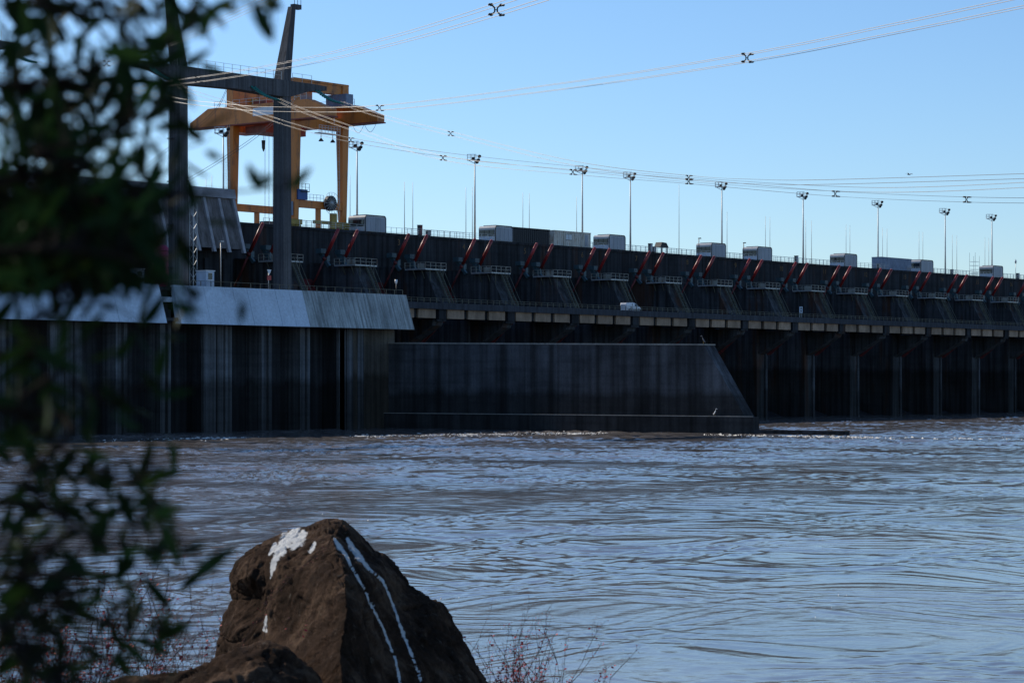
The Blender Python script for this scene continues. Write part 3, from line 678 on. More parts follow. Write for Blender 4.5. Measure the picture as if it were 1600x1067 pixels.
q1 = onX(412, 181, cC); g = MB(); g.box(cB - .98, cB - .955, cy0 + 4.2, cy0 + 9.2, zg0 + 1.1, zg0 + 2.5); g.build('name_board', 'white_paint', cr)
for (ya, yb) in ((yE0 + .3, yE0 + 3.2), (yE0 + 3.2, yE0 + 6.0)):
    g = MB(); pts = [(cC - .8, ya + (yb - ya) * t / 10, zg0 - .25 - 1.5 * math.sin(math.pi * t / 10)) for t in range(11)]; g.tube(pts, .035, 5); g.build('festoon_cable', 'dark_metal', cr)
for x, y in ((cC, cy0), (cB, cy1)):
    g = MB()
    for q in (-.25, .25): g.beam((x - .95, y + q, ZC + 2), (x - 1.1, y + q, zg0), .06)
    z = ZC + 2.2
    while z < zg0: g.beam((x - 1.0, y - .25, z), (x - 1.0, y + .25, z), .05); z += .6
    g.build('ladder', 'galvanized', cr)
g = MB(); g.box(cB + 4, cB + 10, cy0 - .9, cy0 - .6, ZC + 1.0, ZC + 1.6); g.box(cB + 8.2, cB + 9.6, cy0 - 1.2, cy0 - .7, ZC + .1, ZC + 3.0); g.build('drive_unit', 'crane_olive', cr)
g = MB(); g.box(cB - 1.2, cB - .82, cy0 - .5, cy0 + .4, ZC + 2.2, ZC + 4.6); g.build('control_cabinet', 'blue_grey', cr)

# ------------------------------------------------------------------ things standing on the crest
def floodlight(x, ytop, label, Y=296.0):
    p = onY(x, ytop, Y); zt = ZC + 15.6 if ytop is None else p.z
    t = thing('floodlight_mast', (p.x, Y, ZC), label, 'floodlight mast', 'floodlight masts along the dam crest')
    g = MB(); g.tube([(p.x, Y, ZC), (p.x, Y, ZC + 6), (p.x, Y, zt)], [.22, .17, .1], 8); g.build('pole', 'pole_metal', t)
    g = MB(); a = RT * 1.0
    P_ = lambda u, v, w: (p.x + u * ST + v * CT, Y - u * CT + v * ST, zt + w)
    g.hexa([P_(-1.5, -.5, 0), P_(.6, -.5, 0), P_(.6, .5, 0), P_(-1.5, .5, 0)], [P_(-1.5, -.5, .12), P_(.6, -.5, .12), P_(.6, .5, .12), P_(-1.5, .5, .12)])
    g.beam(P_(0, 0, -.6), P_(-1.2, 0, 0), .1)
    for u in (-1.45, -.75, -.05):
        for v in (-.45, .45): g.beam(P_(u, v, .1), P_(u, v, 1.15), .06)
    for v in (-.45, .45):
        for w in (.6, 1.15): g.beam(P_(-1.45, v, w), P_(.3, v, w), .05)
    g.build('service_basket', 'galvanized', t)
    for u, w in ((.55, .25), (.75, .95), (-.45, .5), (.3, -.15)):
        g = MB(); c = Vector(P_(u, -.2, w)); d = Vector((CT * -.6 + ST * .3, ST * -.6 - CT * .3, -.45)).normalized()
        g.tube([c, c + d * .3, c + d * .42], [.16, .33, .36], 10); g.beam(c, P_(0, 0, w), .07); g.build('lamp_head', 'dark_metal', t)
    return t
fl = [(558, 231), (742, 251), (910, 268), (985, 278), (1128, 293), (1255, 308), (1372, 321), (1477, 333), (1550, 342)]
for i, (x, y) in enumerate(fl): floodlight(x, y, 'tall floodlight mast on the dam crest, %s one right of the orange crane' % ORD[i])
floodlight(349, 209, 'tall floodlight mast on the dam crest beside the left leg of the orange crane', 300)
masts = [(632, 284), (645, 285), (728, 293), (738, 293), (817, 301), (827, 302), (901, 308), (1061, 288), (1136, 331), (1196, 338), (1203, 339), (1259, 344), (1268, 345), (1322, 351), (1328, 352), (1379, 356), (1386, 357), (1436, 362), (1442, 362), (1488, 367), (1495, 368), (1539, 371), (1545, 372), (547, 274), (331, 275), (322, 280)]
for i, (x, y) in enumerate(sorted(masts)):
    Y = 299.0; p = onY(x, y, Y); g = MB(); g.tube([(p.x, Y, ZC), (p.x, Y, ZC + (p.z - ZC) * .5), (p.x, Y, p.z)], [.085, .06, .035], 6)
    o = g.build('lightning_rod', 'pole_metal')
    if x == 1061: lab = 'single tall thin rod on the crest between the fourth and fifth floodlight masts'
    else: lab = 'thin lightning rod on the dam crest, %s rod from the left' % ORD[i]
    tag(o, lab, 'rod', 'lightning rods along the crest')
# hoist cabins with rounded roofs
def cabin(xl, xc, xr, label):
    Y0 = YC + .25; a = onY(xc, 370, Y0).x; w = onY(xr, 370, Y0).x - a; d = onX(xl, 370, a).y - Y0; h = 2.95
    w = min(max(w, 5.2), 6.4); d = min(max(d, 4.0), 4.8)
    t = thing('hoist_cabin', (a + w / 2, Y0 + d / 2, ZC), label, 'cabin', 'hoist cabins on the dam crest')
    r = .55; prof = [(a, ZC + .02), (a, ZC + h - r)] + [(a + r - r * math.cos(q * math.pi / 12), ZC + h - r + r * math.sin(q * math.pi / 12)) for q in range(1, 7)]
    prof += [(a + w - r + r * math.sin(q * math.pi / 12), ZC + h - r + r * math.cos(q * math.pi / 12)) for q in range(0, 7)] + [(a + w, ZC + .02)]
    g = MB(); g.prism(prof, Y0 + .08, Y0 + d, axis=1); sh = g.build('shell', 'cabin_roof', t)
    pw = (w - .16) / 4                                   # corrugated end panels
    for j in range(4):
        g = MB(); x0 = a + .08 + pw * j + .03; x1 = a + .08 + pw * (j + 1) - .03; g.box(x0, x1, Y0, Y0 + .07, ZC + .1, ZC + h - .32); g.build('end_panel', 'cabin_skin', t)
    g = MB(); n = len(prof); fr = [(x_, z_) for x_, z_ in prof]
    for j in range(n - 1): g.beam((fr[j][0], Y0 + .02, fr[j][1]), (fr[j + 1][0], Y0 + .02, fr[j + 1][1]), .14)
    g.build('edge_trim', 'dark_metal', t)
    g = MB(); g.box(a - .05, a - .005, Y0 + .35, Y0 + d - .2, ZC + .95, ZC + 2.15); wd = g.build('window_band', 'glass', t)
    g = MB()
    for q in range(4): yq = Y0 + .35 + (d - .55) * q / 3; g.box(a - .09, a - .02, yq - .05, yq + .05, ZC + .93, ZC + 2.17)
    g.build('window_frame', 'dark_metal', wd)
    g = MB(); g.box(a - .06, a - .004, Y0 + .15, Y0 + d - .1, ZC + .08, ZC + .9); g.build('sill_panel', 'booth_paint', t)
    g = MB(); g.box(a + .8, a + w - .9, Y0 + .6, Y0 + d - .5, ZC + h + .005, ZC + h + .14); g.build('roof_plate', 'dark_metal', t)
    return a, a + w
spans = []
for i, c in enumerate([(544, 571, 603), (748, 774.5, 800.5), (927, 952, 977), (1088, 1112, 1134), (1161, 1184, 1206), (1297, 1320, 1339), (1419, 1439, 1458), (1530, 1552, 1567)]):
    spans.append(cabin(*c, 'grey hoist cabin with rounded roof on the crest, %s cabin right of the orange crane' % ORD[i]))
def shed(xl, xr, ytop, ybot, mat, label, depth=3.0, win=None, Y0=YC + 1.2):
    a = onY(xl, ybot, Y0).x; b_ = onY(xr, ybot, Y0).x; zt = onY((xl + xr) / 2, ytop, Y0).z
    t = thing('site_container', ((a + b_) / 2, Y0 + depth / 2, ZC), label, 'container')
    g = MB(); n = int((b_ - a) / .3); prof = []
    for q in range(n): x_ = a + (b_ - a) * q / n; prof += [(x_, Y0 + (.06 if q % 2 else 0)), (x_ + (b_ - a) / n * .98, Y0 + (.06 if q % 2 else 0))]
    prof += [(b_, Y0 + depth), (a, Y0 + depth)]
    g.prism(prof, ZC + .02, zt, axis=2); g.build('shell', mat, t)
    g = MB(); g.box(a - .06, b_ + .06, Y0 - .07, Y0 + depth + .05, zt + .002, zt + .14); g.box(a - .05, b_ + .05, Y0 - .05, Y0 - .01, ZC + .03, ZC + .2); g.build('frame', mat, t)
    if win:
        w0, w1 = onY(win[0], ybot, Y0).x, onY(win[1], ybot, Y0).x; zc = (zt + ZC) / 2
        g = MB(); g.box(w0, w1, Y0 - .04, Y0 - .002, zc - .1, zc + .95); wd = g.build('window', 'pale_glass', t)
        g = MB(); g.box(w0 - .08, w1 + .08, Y0 - .06, Y0 - .045, zc + .95, zc + 1.03); g.box((w0 + w1) / 2 - .03, (w0 + w1) / 2 + .03, Y0 - .06, Y0 - .045, zc - .1, zc + .95); g.box(w0 - .08, w1 + .08, Y0 - .06, Y0 - .045, zc - .18, zc - .1); g.build('frame', 'dark_metal', wd)
        w0 = onY(win[2], ybot, Y0).x
        g = MB(); g.box(w0, w0 + .95, Y0 - .05, Y0 - .003, ZC + .2, zt - .3); g.build('door', 'cabin_skin', t)
    spans.append((a, b_))
shed(802, 859, 358, 383, 'black_steel', 'long black open-fronted shed on the crest beside the second cabin', 4, None, YC + 1.0)
shed(866, 923, 363, 386, 'cream_paint', 'cream site container with a small window on the dam crest', 2.6, (884, 893, 914))
shed(1377, 1424, 404, 419, 'blue_grey', 'blue grey site container on the crest against the seventh cabin', 2.6)
# crest railing
cr_rail = thing('crest_railing', (XP0, YC + .3, ZC), 'thin steel railing along the downstream edge of the dam crest', 'railing')
x = onY(470, 350, YC).x
while x < XR - 10:
    x2 = x + 9.15
    if not any(a - .6 < (x + x2) / 2 < b_ + .6 for a, b_ in spans):
        g = MB()
        for q in range(5): xx = x + 9.15 * q / 5; g.beam((xx, YC + .3, ZC), (xx, YC + .3, ZC + 1.15), .07)
        for zz in (.4, .78, 1.15): g.beam((x, YC + .3, ZC + zz), (x2, YC + .3, ZC + zz), .05)
        g.build('rail_section', 'galvanized', cr_rail)
        g = MB()
        for q in range(6): xx = x + 9.15 * q / 6; g.beam((xx, YC + 9, ZC), (xx, YC + 9, ZC + 1.9), .06)
        for zz in (1.0, 1.9): g.beam((x, YC + 9, ZC + zz), (x2, YC + 9, ZC + zz), .05)
        g.build('rail_section', 'galvanized', cr_rail)
    x = x2
# small cabinets on the crest edge
for i, (xp, w, h) in enumerate([(658, .8, 1.9), (671, .9, 1.0), (1018, .8, 1.8), (1023, .8, 1.2), (1246, .8, 1.6), (1374, .7, 1.2), (1489, .7, 1.2), (1592, .9, 1.5)]):
    Y0 = YC + .7; a = onY(xp, 380, Y0).x; t = thing('control_cabinet', (a, Y0, ZC), 'small dark control cabinet on the crest edge, %s cabinet from the left' % ORD[i], 'cabinet', 'control cabinets on the crest edge')
    g = MB(); g.box(a - w / 2, a + w / 2, Y0, Y0 + .6, ZC + .12, ZC + h); g.box(a - w / 2 - .05, a + w / 2 + .05, Y0 - .05, Y0 + .65, ZC + h, ZC + h + .07); g.build('body', 'dark_metal', t)
    g = MB(); g.box(a - w / 2 + .06, a + w / 2 - .06, Y0 - .03, Y0 - .002, ZC + .2, ZC + h - .08); g.build('door', 'dull_red' if i == 0 else 'cabin_skin', t)
    g = MB(); g.box(a - w / 2 + .1, a + w / 2 - .1, Y0 + .1, Y0 + .5, ZC, ZC + .12); g.build('plinth', 'pale_concrete', t)
a = onY(1036, 390, YC + 1).x; t = thing('roofed_stand', (a, YC + 1, ZC), 'small dark pitched roof on posts on the crest left of the fourth cabin', 'shelter')
g = MB(); g.prism([(a - 1.5, ZC + 1.3), (a - .9, ZC + 2.3), (a + .7, ZC + 2.2), (a + 1.5, ZC + 1.25)], YC + .6, YC + 2.2, axis=1); g.build('roof', 'black_steel', t)
for xq in (a - 1.1, a + 1.1):
    for yq in (YC + .7, YC + 2.0): g = MB(); g.beam((xq, yq, ZC), (xq, yq, ZC + 1.35), .14); g.build('post', 'black_steel', t)
for xp, yt, lab in ((1092, 373, 'short dark lamp post at the left edge of the fourth cabin'), (1162, 380, 'short dark lamp post at the left edge of the fifth cabin')):
    p = onY(xp, yt, YC + .4); t = thing('lamp_post', (p.x, p.y, ZC), lab, 'lamp post')
    g = MB(); g.tube([(p.x, p.y, ZC), (p.x, p.y, p.z)], .09, 6); g.build('post', 'dark_metal', t)
    g = MB(); g.hexa([(p.x - .1, p.y - .15, p.z), (p.x + .7, p.y - .2, p.z), (p.x + .7, p.y + .2, p.z), (p.x - .1, p.y + .15, p.z)], [(p.x - .1, p.y - .1, p.z + .15), (p.x + .6, p.y - .12, p.z + .22), (p.x + .6, p.y + .12, p.z + .22), (p.x - .1, p.y + .1, p.z + .15)]); g.build('lamp_head', 'dark_metal', t)
p = onY(1527, 398, YC + 3); t = thing('scaffold_tower', (p.x, p.y, ZC), 'thin scaffold tower behind the rightmost cabin on the crest', 'scaffold')
for dx in (-1.1, 1.1):
    for dy in (0, 1.6): g = MB(); g.tube([(p.x + dx, p.y + dy, ZC), (p.x + dx, p.y + dy, p.z + (.5 if dx < 0 else -.3))], .04, 5); g.build('standard', 'galvanized', t)
for q in range(4):
    g = MB(); zz = ZC + .9 + q * 1.0
    for dy in (0, 1.6): g.beam((p.x - 1.15, p.y + dy, zz), (p.x + 1.15, p.y + dy, zz), .05)
    for dx in (-1.1, 1.1): g.beam((p.x + dx, p.y, zz), (p.x + dx, p.y + 1.6, zz), .05)
    g.build('ledger', 'galvanized', t)
p = onY(1587, 409, YC + 5); t = thing('antenna_post', (p.x, p.y, ZC), 'short antenna post with round head at the right end of the crest', 'antenna')
g = MB(); g.tube([(p.x, p.y, ZC), (p.x, p.y, p.z - .3)], .07, 6); g.build('post', 'galvanized', t)
g = MB(); g.tube([(p.x, p.y - .05, p.z), (p.x, p.y + .05, p.z)], .45, 14)
for q in range(8): g.beam((p.x, p.y, p.z), (p.x + .75 * math.cos(q * math.pi / 4), p.y, p.z + .75 * math.sin(q * math.pi / 4)), .04)
g.build('head', 'galvanized', t)

# ------------------------------------------------------------------ things on the powerhouse roof
def booth(xl, xr, yt, label):
    Y0 = ETY + 1.4; a, b_ = onY(xl, 446, Y0 + 1.4).x, onY(xr, 446, Y0).x; zt = onY(xr, yt, Y0).z; c = onY(lerp(xl, xr, .56), 446, Y0).x
    t = thing('guard_booth', (c, Y0, ETZ), label, 'booth', 'booths on the powerhouse roof')
    g = MB(); g.box(c, c + 1.6, Y0, Y0 + 2.0, ETZ - .3, zt); g.build('body', 'booth_paint', t)
    g = MB(); g.box(c - .12, c + 1.72, Y0 - .12, Y0 + 2.1, zt + .002, zt + .14); g.build('roof', 'white_paint', t)
    g = MB(); g.box(c + .4, c + 1.2, Y0 - .04, Y0 - .003, ETZ + 1.1, zt - .25); wd = g.build('window', 'glass', t)
    g = MB(); g.box(c + .32, c + 1.28, Y0 - .07, Y0 - .042, ETZ + 1.0, ETZ + 1.09); g.box(c + .32, c + 1.28, Y0 - .07, Y0 - .042, zt - .25, zt - .16); g.build('frame', 'white_paint', wd)
booth(312, 330, 424, 'pale blue booth on the powerhouse roof right of the left portal column')
booth(203, 219, 421, 'pale blue booth on the powerhouse roof among the leaves')
def lattice(xp, yt, label, Y0):
    p = onY(xp, yt, Y0); t = thing('lattice_mast', (p.x, Y0, ETZ - .3), label, 'mast', 'lattice masts on the powerhouse roof'); w = .38
    for dx, dy in ((-w, -w), (w, -w), (w, w), (-w, w)): g = MB(); g.beam((p.x + dx, Y0 + dy, ETZ - .3), (p.x + dx, Y0 + dy, p.z), .1); g.build('chord', 'galvanized', t)
    g = MB(); z = ETZ; s = 1
    while z < p.z - .9:
        g.beam((p.x - w * s, Y0 - w, z), (p.x + w * s, Y0 - w, z + .9), .06); g.beam((p.x - w, Y0 - w * s, z), (p.x - w, Y0 + w * s, z + .9), .06); z += .9; s = -s
    g.build('bracing', 'galvanized', t)
lattice(302, 318, 'grey lattice mast just right of the left portal column', 262.0)
lattice(184, 405, 'short grey lattice mast on the roof among the leaves', 262.0)
p = onY(345, 378, 254); t = thing('lamp_post', (p.x, 254, ETZ - .3), 'thin pale lamp post on the powerhouse roof right of the booth', 'lamp post')
g = MB(); g.tube([(p.x, 254, ETZ - .3), (p.x, 254, p.z)], .07, 6); g.build('post', 'pole_metal', t); g = MB(); g.box(p.x - .15, p.x + .5, 253.8, 254.2, p.z, p.z + .15); g.build('lamp_head', 'galvanized', t)
p = onY(619, 437, 252); t = thing('roof_lamp', (p.x, 252, ETZ - .3), 'white lamp on a thin post at the right end of the powerhouse roof', 'lamp')
g = MB(); g.tube([(p.x, 252, ETZ - .3), (p.x, 252, p.z - .8)], .05, 6); g.build('post', 'dark_metal', t); g = MB(); g.tube([(p.x, 252, p.z - .85), (p.x, 252, p.z - .4), (p.x, 252, p.z)], [.06, .2, .22], 8); g.build('lamp_head', 'white_paint', t)
p = onY(251, 383, 272); g0 = onY(251, 432, 272); t = thing('storage_tank', (p.x, 272, g0.z), 'dark magenta upright tank on the roof left of the portal column', 'tank')
g = MB(); g.tube([(p.x, 272, g0.z - 1.5), (p.x, 272, g0.z), (p.x, 272, p.z - .5), (p.x, 272, p.z)], [1.0, 1.25, 1.25, .8], 20); g.build('vessel', 'magenta_tank', t)
g = MB()
for zz in (.2, .5, .8): z = lerp(g0.z, p.z, zz); g.tube([(p.x, 272, z - .06), (p.x, 272, z + .06)], 1.3, 20)
g.build('hoop', 'dull_red', t)
g = MB()
for q in range(4): a_ = q * math.pi / 2 + .5; g.beam((p.x + .9 * math.cos(a_), 272 + .9 * math.sin(a_), ETZ - .3), (p.x + .9 * math.cos(a_), 272 + .9 * math.sin(a_), g0.z), .2)
g.build('leg_frame', 'dark_metal', t)
p = onY(420, 424, 253); t = thing('warning_sign', (p.x, 253, ETZ - .3), 'small red triangular warning sign left of the right portal column', 'sign')
g = MB(); g.tube([(p.x, 253.05, ETZ - .3), (p.x, 253.05, p.z)], .05, 6); g.build('post', 'galvanized', t)
g = MB(); g.prism([(p.x - .45, p.z + .25), (p.x + .45, p.z + .25), (p.x, p.z - .55)], 252.9, 252.96, axis=1); g.build('triangle', 'white_paint', t)
g = MB(); g.prism([(p.x - .42, p.z - 1.3), (p.x + .42, p.z - 1.3), (p.x + .42, p.z - .62), (p.x - .42, p.z - .62)], 252.9, 252.96, axis=1); g.build('plate', 'red_paint', t)

# ------------------------------------------------------------------ van and road sign on the bridge
def van():
    c = onY(985, 488, YB + 2.6); x0 = c.x - 2.2; y0 = YB + 1.7; z0 = 20.15
    t = thing('delivery_van', (c.x, y0 + .9, z0), 'white delivery van driving along the road bridge', 'van')
    sec = [(0, .35, 1.4, .78), (.12, .3, 1.72, .86), (1.9, .3, 1.78, .88), (2.5, .3, 1.74, .88), (3.05, .3, 1.58, .87), (3.6, .3, 1.14, .86), (4.25, .32, 1.0, .8), (4.45, .4, .8, .7)]
    rings = []
    for (x, a, b_, hw) in sec:
        tw = hw * (.88 if b_ > 1.3 else .96); m_ = max(a + .2, min(1.05, b_ - .1))
        rings.append([(x0 + x, y0 + .9 + s * w, z0 + z) for s, w, z in ((-1, hw * .96, a), (-1, hw, m_), (-1, tw, b_ - .07), (-1, tw * .85, b_), (1, tw * .85, b_), (1, tw, b_ - .07), (1, hw, m_), (1, hw * .96, a))])
    g = MB(); g.loft(rings, smooth=False); body = g.build('body', 'white_paint', t, bevel=.03)
    g = MB(); yy = y0 + .9 - .895; g.hexa([(x0 + 2.45, yy, z0 + 1.12), (x0 + 3.35, yy, z0 + 1.12), (x0 + 2.95, yy + .08, z0 + 1.5), (x0 + 2.45, yy + .08, z0 + 1.58)], [(x0 + 2.45, yy + .05, z0 + 1.12), (x0 + 3.35, yy + .05, z0 + 1.12), (x0 + 2.95, yy + .13, z0 + 1.5), (x0 + 2.45, yy + .13, z0 + 1.58)]); g.build('side_window', 'glass', body)
    g = MB(); g.add([(x0 + 3.1, y0 + .2, z0 + 1.57), (x0 + 3.1, y0 + 1.6, z0 + 1.57), (x0 + 3.6, y0 + 1.66, z0 + 1.17), (x0 + 3.6, y0 + .14, z0 + 1.17)], [(0, 1, 2, 3)]); g.build('windscreen', 'glass', body)
    g = MB(); g.box(x0 + 1.58, x0 + 1.63, yy - .01, yy + .06, z0 + .5, z0 + 1.6); g.build('door_seam', 'dark_metal', body)
    g = MB(); g.box(x0 + .2, x0 + 4.2, yy + .0, yy + .06, z0 + .42, z0 + .55); g.build('side_trim', 'dark_metal', body)
    for xw in (.85, 3.65):
        for s in (-1, 1):
            g = MB(); yc = y0 + .9 + s * .78; g.tube([(x0 + xw, yc - .1, z0 + .32), (x0 + xw, yc + .1, z0 + .32)], .32, 16); wh = g.build('wheel', 'tyre', t)
            g = MB(); g.tube([(x0 + xw, yc + s * .1, z0 + .32), (x0 + xw, yc + s * .12, z0 + .32)], .19, 12); g.build('rim', 'galvanized', wh)
    for s in (-1, 1): g = MB(); yc = y0 + .9 + s * .6; g.box(x0 + 4.36, x0 + 4.47, yc - .16, yc + .16, z0 + .62, z0 + .8); g.build('headlight', 'pale_glass', t)
van()
p = onY(1251, 484, YB + 8.2); t = thing('road_sign', (p.x, p.y, 20.15), 'small white square sign standing behind the road bridge railing', 'sign')
g = MB(); g.beam((p.x - .4, p.y, 20.15), (p.x - .4, p.y, p.z + .5), .07); g.beam((p.x + .4, p.y, 20.15), (p.x + .4, p.y, p.z + .5), .07); g.build('post', 'galvanized', t)
g = MB(); g.box(p.x - .6, p.x + .6, p.y - .1, p.y - .06, p.z - .65, p.z + .65); g.build('plate', 'booth_paint', t)
g = MB()
for zz in (-.45, .08): g.box(p.x - .28, p.x + .28, p.y - .115, p.y - .102, p.z + zz, p.z + zz + .38)
g.build('mark', 'dark_metal', t)

# ------------------------------------------------------------------ power lines
def catmull(pts, n=10):
    out = []
    for i in range(len(pts) - 1):
        p0, p1, p2, p3 = pts[max(i - 1, 0)], pts[i], pts[i + 1], pts[min(i + 2, len(pts) - 1)]
        for q in range(n):
            t = q / n; out.append(.5 * ((2 * p1) + (p2 - p0) * t + (2 * p0 - 5 * p1 + 4 * p2 - p3) * t * t + (3 * p1 - p0 - 3 * p2 + p3) * t ** 3))
    out.append(pts[-1]); return out
def line(pts, spacers, label, r=.017, e=.24):
    if 'crest' in label or 'crane legs' in label: r = .013
    W = [p if isinstance(p, Vector) else far(*p) for p in pts]; C = catmull(W)
    mid = C[len(C) // 2]
    t = thing('power_line', tuple(C[0]), label, 'power line', 'bundled conductors from the portals')
    d = (C[-1] - C[0]); d.z = 0; d.normalize(); s = Vector((-d.y, d.x, 0))
    for a, b_ in ((-1, -1), (1, -1), (1, 1), (-1, 1)):
        g = MB(); g.tube([p + s * e * a + UP * e * b_ for p in C], r, 5); g.build('conductor', 'wire_metal', t)
    for x in spacers:      # nearest curve point to that column of the photograph
        best = min(C, key=lambda p: abs(800 + FPX * (p - O).dot(RT) / max((p - O).dot(FW), 1) - x))
        i = C.index(best); dd = (C[min(i + 1, len(C) - 1)] - C[max(i - 1, 0)]).normalized()
        g = MB()
        for a, b_ in ((-1, -1), (1, -1), (1, 1), (-1, 1)):
            q = best + s * e * a + UP * e * b_
            g.beam(best + s * .07 * a + UP * .1 * b_, q, .06); g.tube([q - dd * .14, q + dd * .14], .075, 6); g.tube([q + s * .12 * a, q + s * .12 * a + dd * .2], .06, 6)
        g.beam(best + s * .07 - UP * .12, best + s * .07 + UP * .12, .05); g.beam(best - s * .07 - UP * .12, best - s * .07 + UP * .12, .05); g.beam(best - s * .08, best + s * .08, .05)
        g.build('spacer', 'black_steel', t)
line([ends[1], (470, 172, 322), (548, 200, 300), (692, 247, 268), (895, 269, 248), (1076, 283.5, 240), (1305, 303, 232), (1510, 312, 226), (1680, 314, 222)], (692, 895, 1076, 1305, 1510), 'conductor bundle from the middle insulators sagging right, lowest line over the crest')
line([ends[2], (600, 183, 330), (704, 209, 305), (900, 256, 275), (1076, 278, 262), (1180, 284, 255), (1300, 284.5, 248), (1680, 273, 230)], (704, 1077), 'faint conductor bundle from the right end insulators, topmost of the lines low over the crest')
line([ends[0], (290, 140, 325), (360, 163, 315), (450, 194, 300), (548, 219, 290), (704, 243, 278), (900, 264, 268), (1076, 281, 258), (1300, 295, 250), (1450, 296, 240), (1680, 285, 225)], (440, 545), 'conductor bundle from the left end insulators crossing in front of the crane legs')
line([ends2[2], (120, 118, 330), (263, 154, 290), (355, 166, 272), (425, 171, 260), (593, 169, 238), (880, 135, 195), (1167, 91, 150), (1400, 45, 128), (1680, -14, 110)], (583, 1167), 'conductor bundle crossing the crane girder and rising to the upper right corner')
line([ends2[1], (100, 152, 300), (268, 130, 250), (357, 118, 225), (490, 94, 190), (620, 62, 150), (775, 16, 118), (960, -45, 95)], (310, 775), 'conductor bundle rising over the portal beam with a spacer at the top edge')
line([ends2[0], (60, 128, 300), (132, 110, 270), (267, 66, 230), (400, 8, 195), (520, -50, 170)], (172,), 'conductor bundle crossing the left portal column near the top of the picture')
for i, (pts, lab) in enumerate([([(470, 145, 372), (420, 200, 395), (330, 262, 400), (200, 335, 395)], 'thin dark cable slanting down left behind the right portal column'),
                                ([(356, 138, 395), (330, 182, 398), (250, 245, 400), (180, 300, 398)], 'thin dark cable slanting down left behind the left portal column')]):
    g = MB()
    for o_ in (0, .45): g.tube([p + UP * o_ for p in catmull([far(*q) for q in pts])], .035, 5)
    tag(g.build('stay_cable', 'dark_metal'), lab, 'cable')

# ------------------------------------------------------------------ birds
def perched(p, s, mat, label, head):
    t = thing('bird', tuple(p), label, 'bird')
    g = MB(); rings = []
    dirv = RT * head
    path = [(-.13, .08, .02), (-.08, .14, .05), (-.02, .22, .08), (.03, .3, .07), (.06, .37, .04), (.065, .43, .036), (.075, .47, .045), (.11, .48, .03), (.19, .47, .006)]
    for (a, z, r) in path:
        c = p + dirv * a * s + UP * z * s; rings.append([c + (FW * math.cos(q * math.pi / 4) + UP * math.sin(q * math.pi / 4)) * r * s for q in range(8)])
    g.loft(rings); g.build('body', mat, t)
    for o_ in (-.03, .03): g = MB(); g.tube([p + FW * o_ * s, p + FW * o_ * s + UP * .14 * s], .01 * s, 5); g.build('leg', 'beak', t)
perched(onX(1099, 540, XG + .8) - UP * .0 + UP * (12.58 - onX(1099, 540, XG + .8).z), 2.3, 'bird_grey', 'grey heron like bird perched on top of the guide wall', -1)
q = onX(1117, 650, XG - .6); perched(Vector((q.x, q.y, 2.47)), 2.0, 'bird_white', 'white bird standing on the plinth of the guide wall', 1)
p = far(1420, 273, 300); t = thing('flying_bird', tuple(p), 'small dark bird gliding in the sky above the right crest', 'bird')
g = MB(); g.loft([[p + RT * a + (FW * math.cos(q * math.pi / 3) + UP * math.sin(q * math.pi / 3)) * r for q in range(6)] for a, r in ((-.22, .01), (-.1, .06), (.05, .07), (.16, .05), (.26, .01))]); g.build('body', 'bird_grey', t)
for s in (-1, 1):
    g = MB(); A = p + FW * .02 * s
    g.add([A + RT * .1, A - RT * .1, A + FW * .3 * s + RT * (.28 * s + .05) + UP * .16, A + FW * .3 * s + RT * (.28 * s + .2) + UP * .17, A + FW * .5 * s + RT * .55 * s + UP * .02], [(0, 1, 2, 3), (2, 4, 3)]); g.build('wing', 'bird_grey', t)

# ------------------------------------------------------------------ foam along the current
g = MB()
fl_ = [(-60, 694), (130, 688), (300, 685), (420, 683.5), (500, 682), (640, 681), (760, 679), (870, 677), (1000, 677), (1100, 679), (1183, 681), (1320, 683), (1400, 684), (1480, 686), (1640, 686)]
fp = [onZ(x, y, 0) for x, y in fl_]
def blob(c, l, w, h, ang):
    ca, sa = math.cos(ang), math.sin(ang); n = 7; ring = []
    for k in range(n):
        a = 2 * math.pi * k / n; r = R.uniform(.7, 1.2); u, v = math.cos(a) * l * r, math.sin(a) * w * r
        ring.append((c.x + u * ca - v * sa, c.y + u * sa + v * ca, -.1))
    top = [(c.x + R.uniform(-.2, .2) * l, c.y + R.uniform(-.2, .2) * w, h)]
    g.add(ring + top, [(k, (k + 1) % n, n) for k in range(n)], True)
for i in range(len(fp) - 1):
    a, b_ = fp[i], fp[i + 1]; L = (b_ - a).length; base_n = L * 16
    dens = 2.2 if fl_[i][0] < 900 else (.8 if fl_[i][0] < 1400 else .4)
    for _ in range(int(base_n * dens)):
        t_ = R.random(); c = a.lerp(b_, t_); cl = noise.noise(Vector((c.x * .07, c.y * .07, 2))) 
        if cl < R.uniform(-.1, .45): continue
        c = c + (FW * R.gauss(0, 6.0) if R.random() < .5 else FW * R.gauss(0, 1.8))
        blob(c, .08 + R.uniform(.15, .9) ** 2, R.uniform(.04, .16), R.uniform(.05, .14), math.atan2((b_ - a).y, (b_ - a).x) + R.gauss(0, .3))
for _ in range(90):
    c = onZ(R.uniform(-50, 1650), 610 + 90 / R.uniform(.2, 1.0), 0) if R.random() < .5 else onZ(R.uniform(300, 1600), R.uniform(690, 1040), 0)
    n = R.randint(1, 5)
    for k in range(n): blob(c + RT * R.gauss(0, .8) + FW * R.gauss(0, .5), R.uniform(.03, .10), R.uniform(.02, .05), R.uniform(.004, .012), R.random() * 3)
tag(g.build('foam', 'foam'), 'white foam crests strung along the current below the walls', 'foam', kind='stuff')

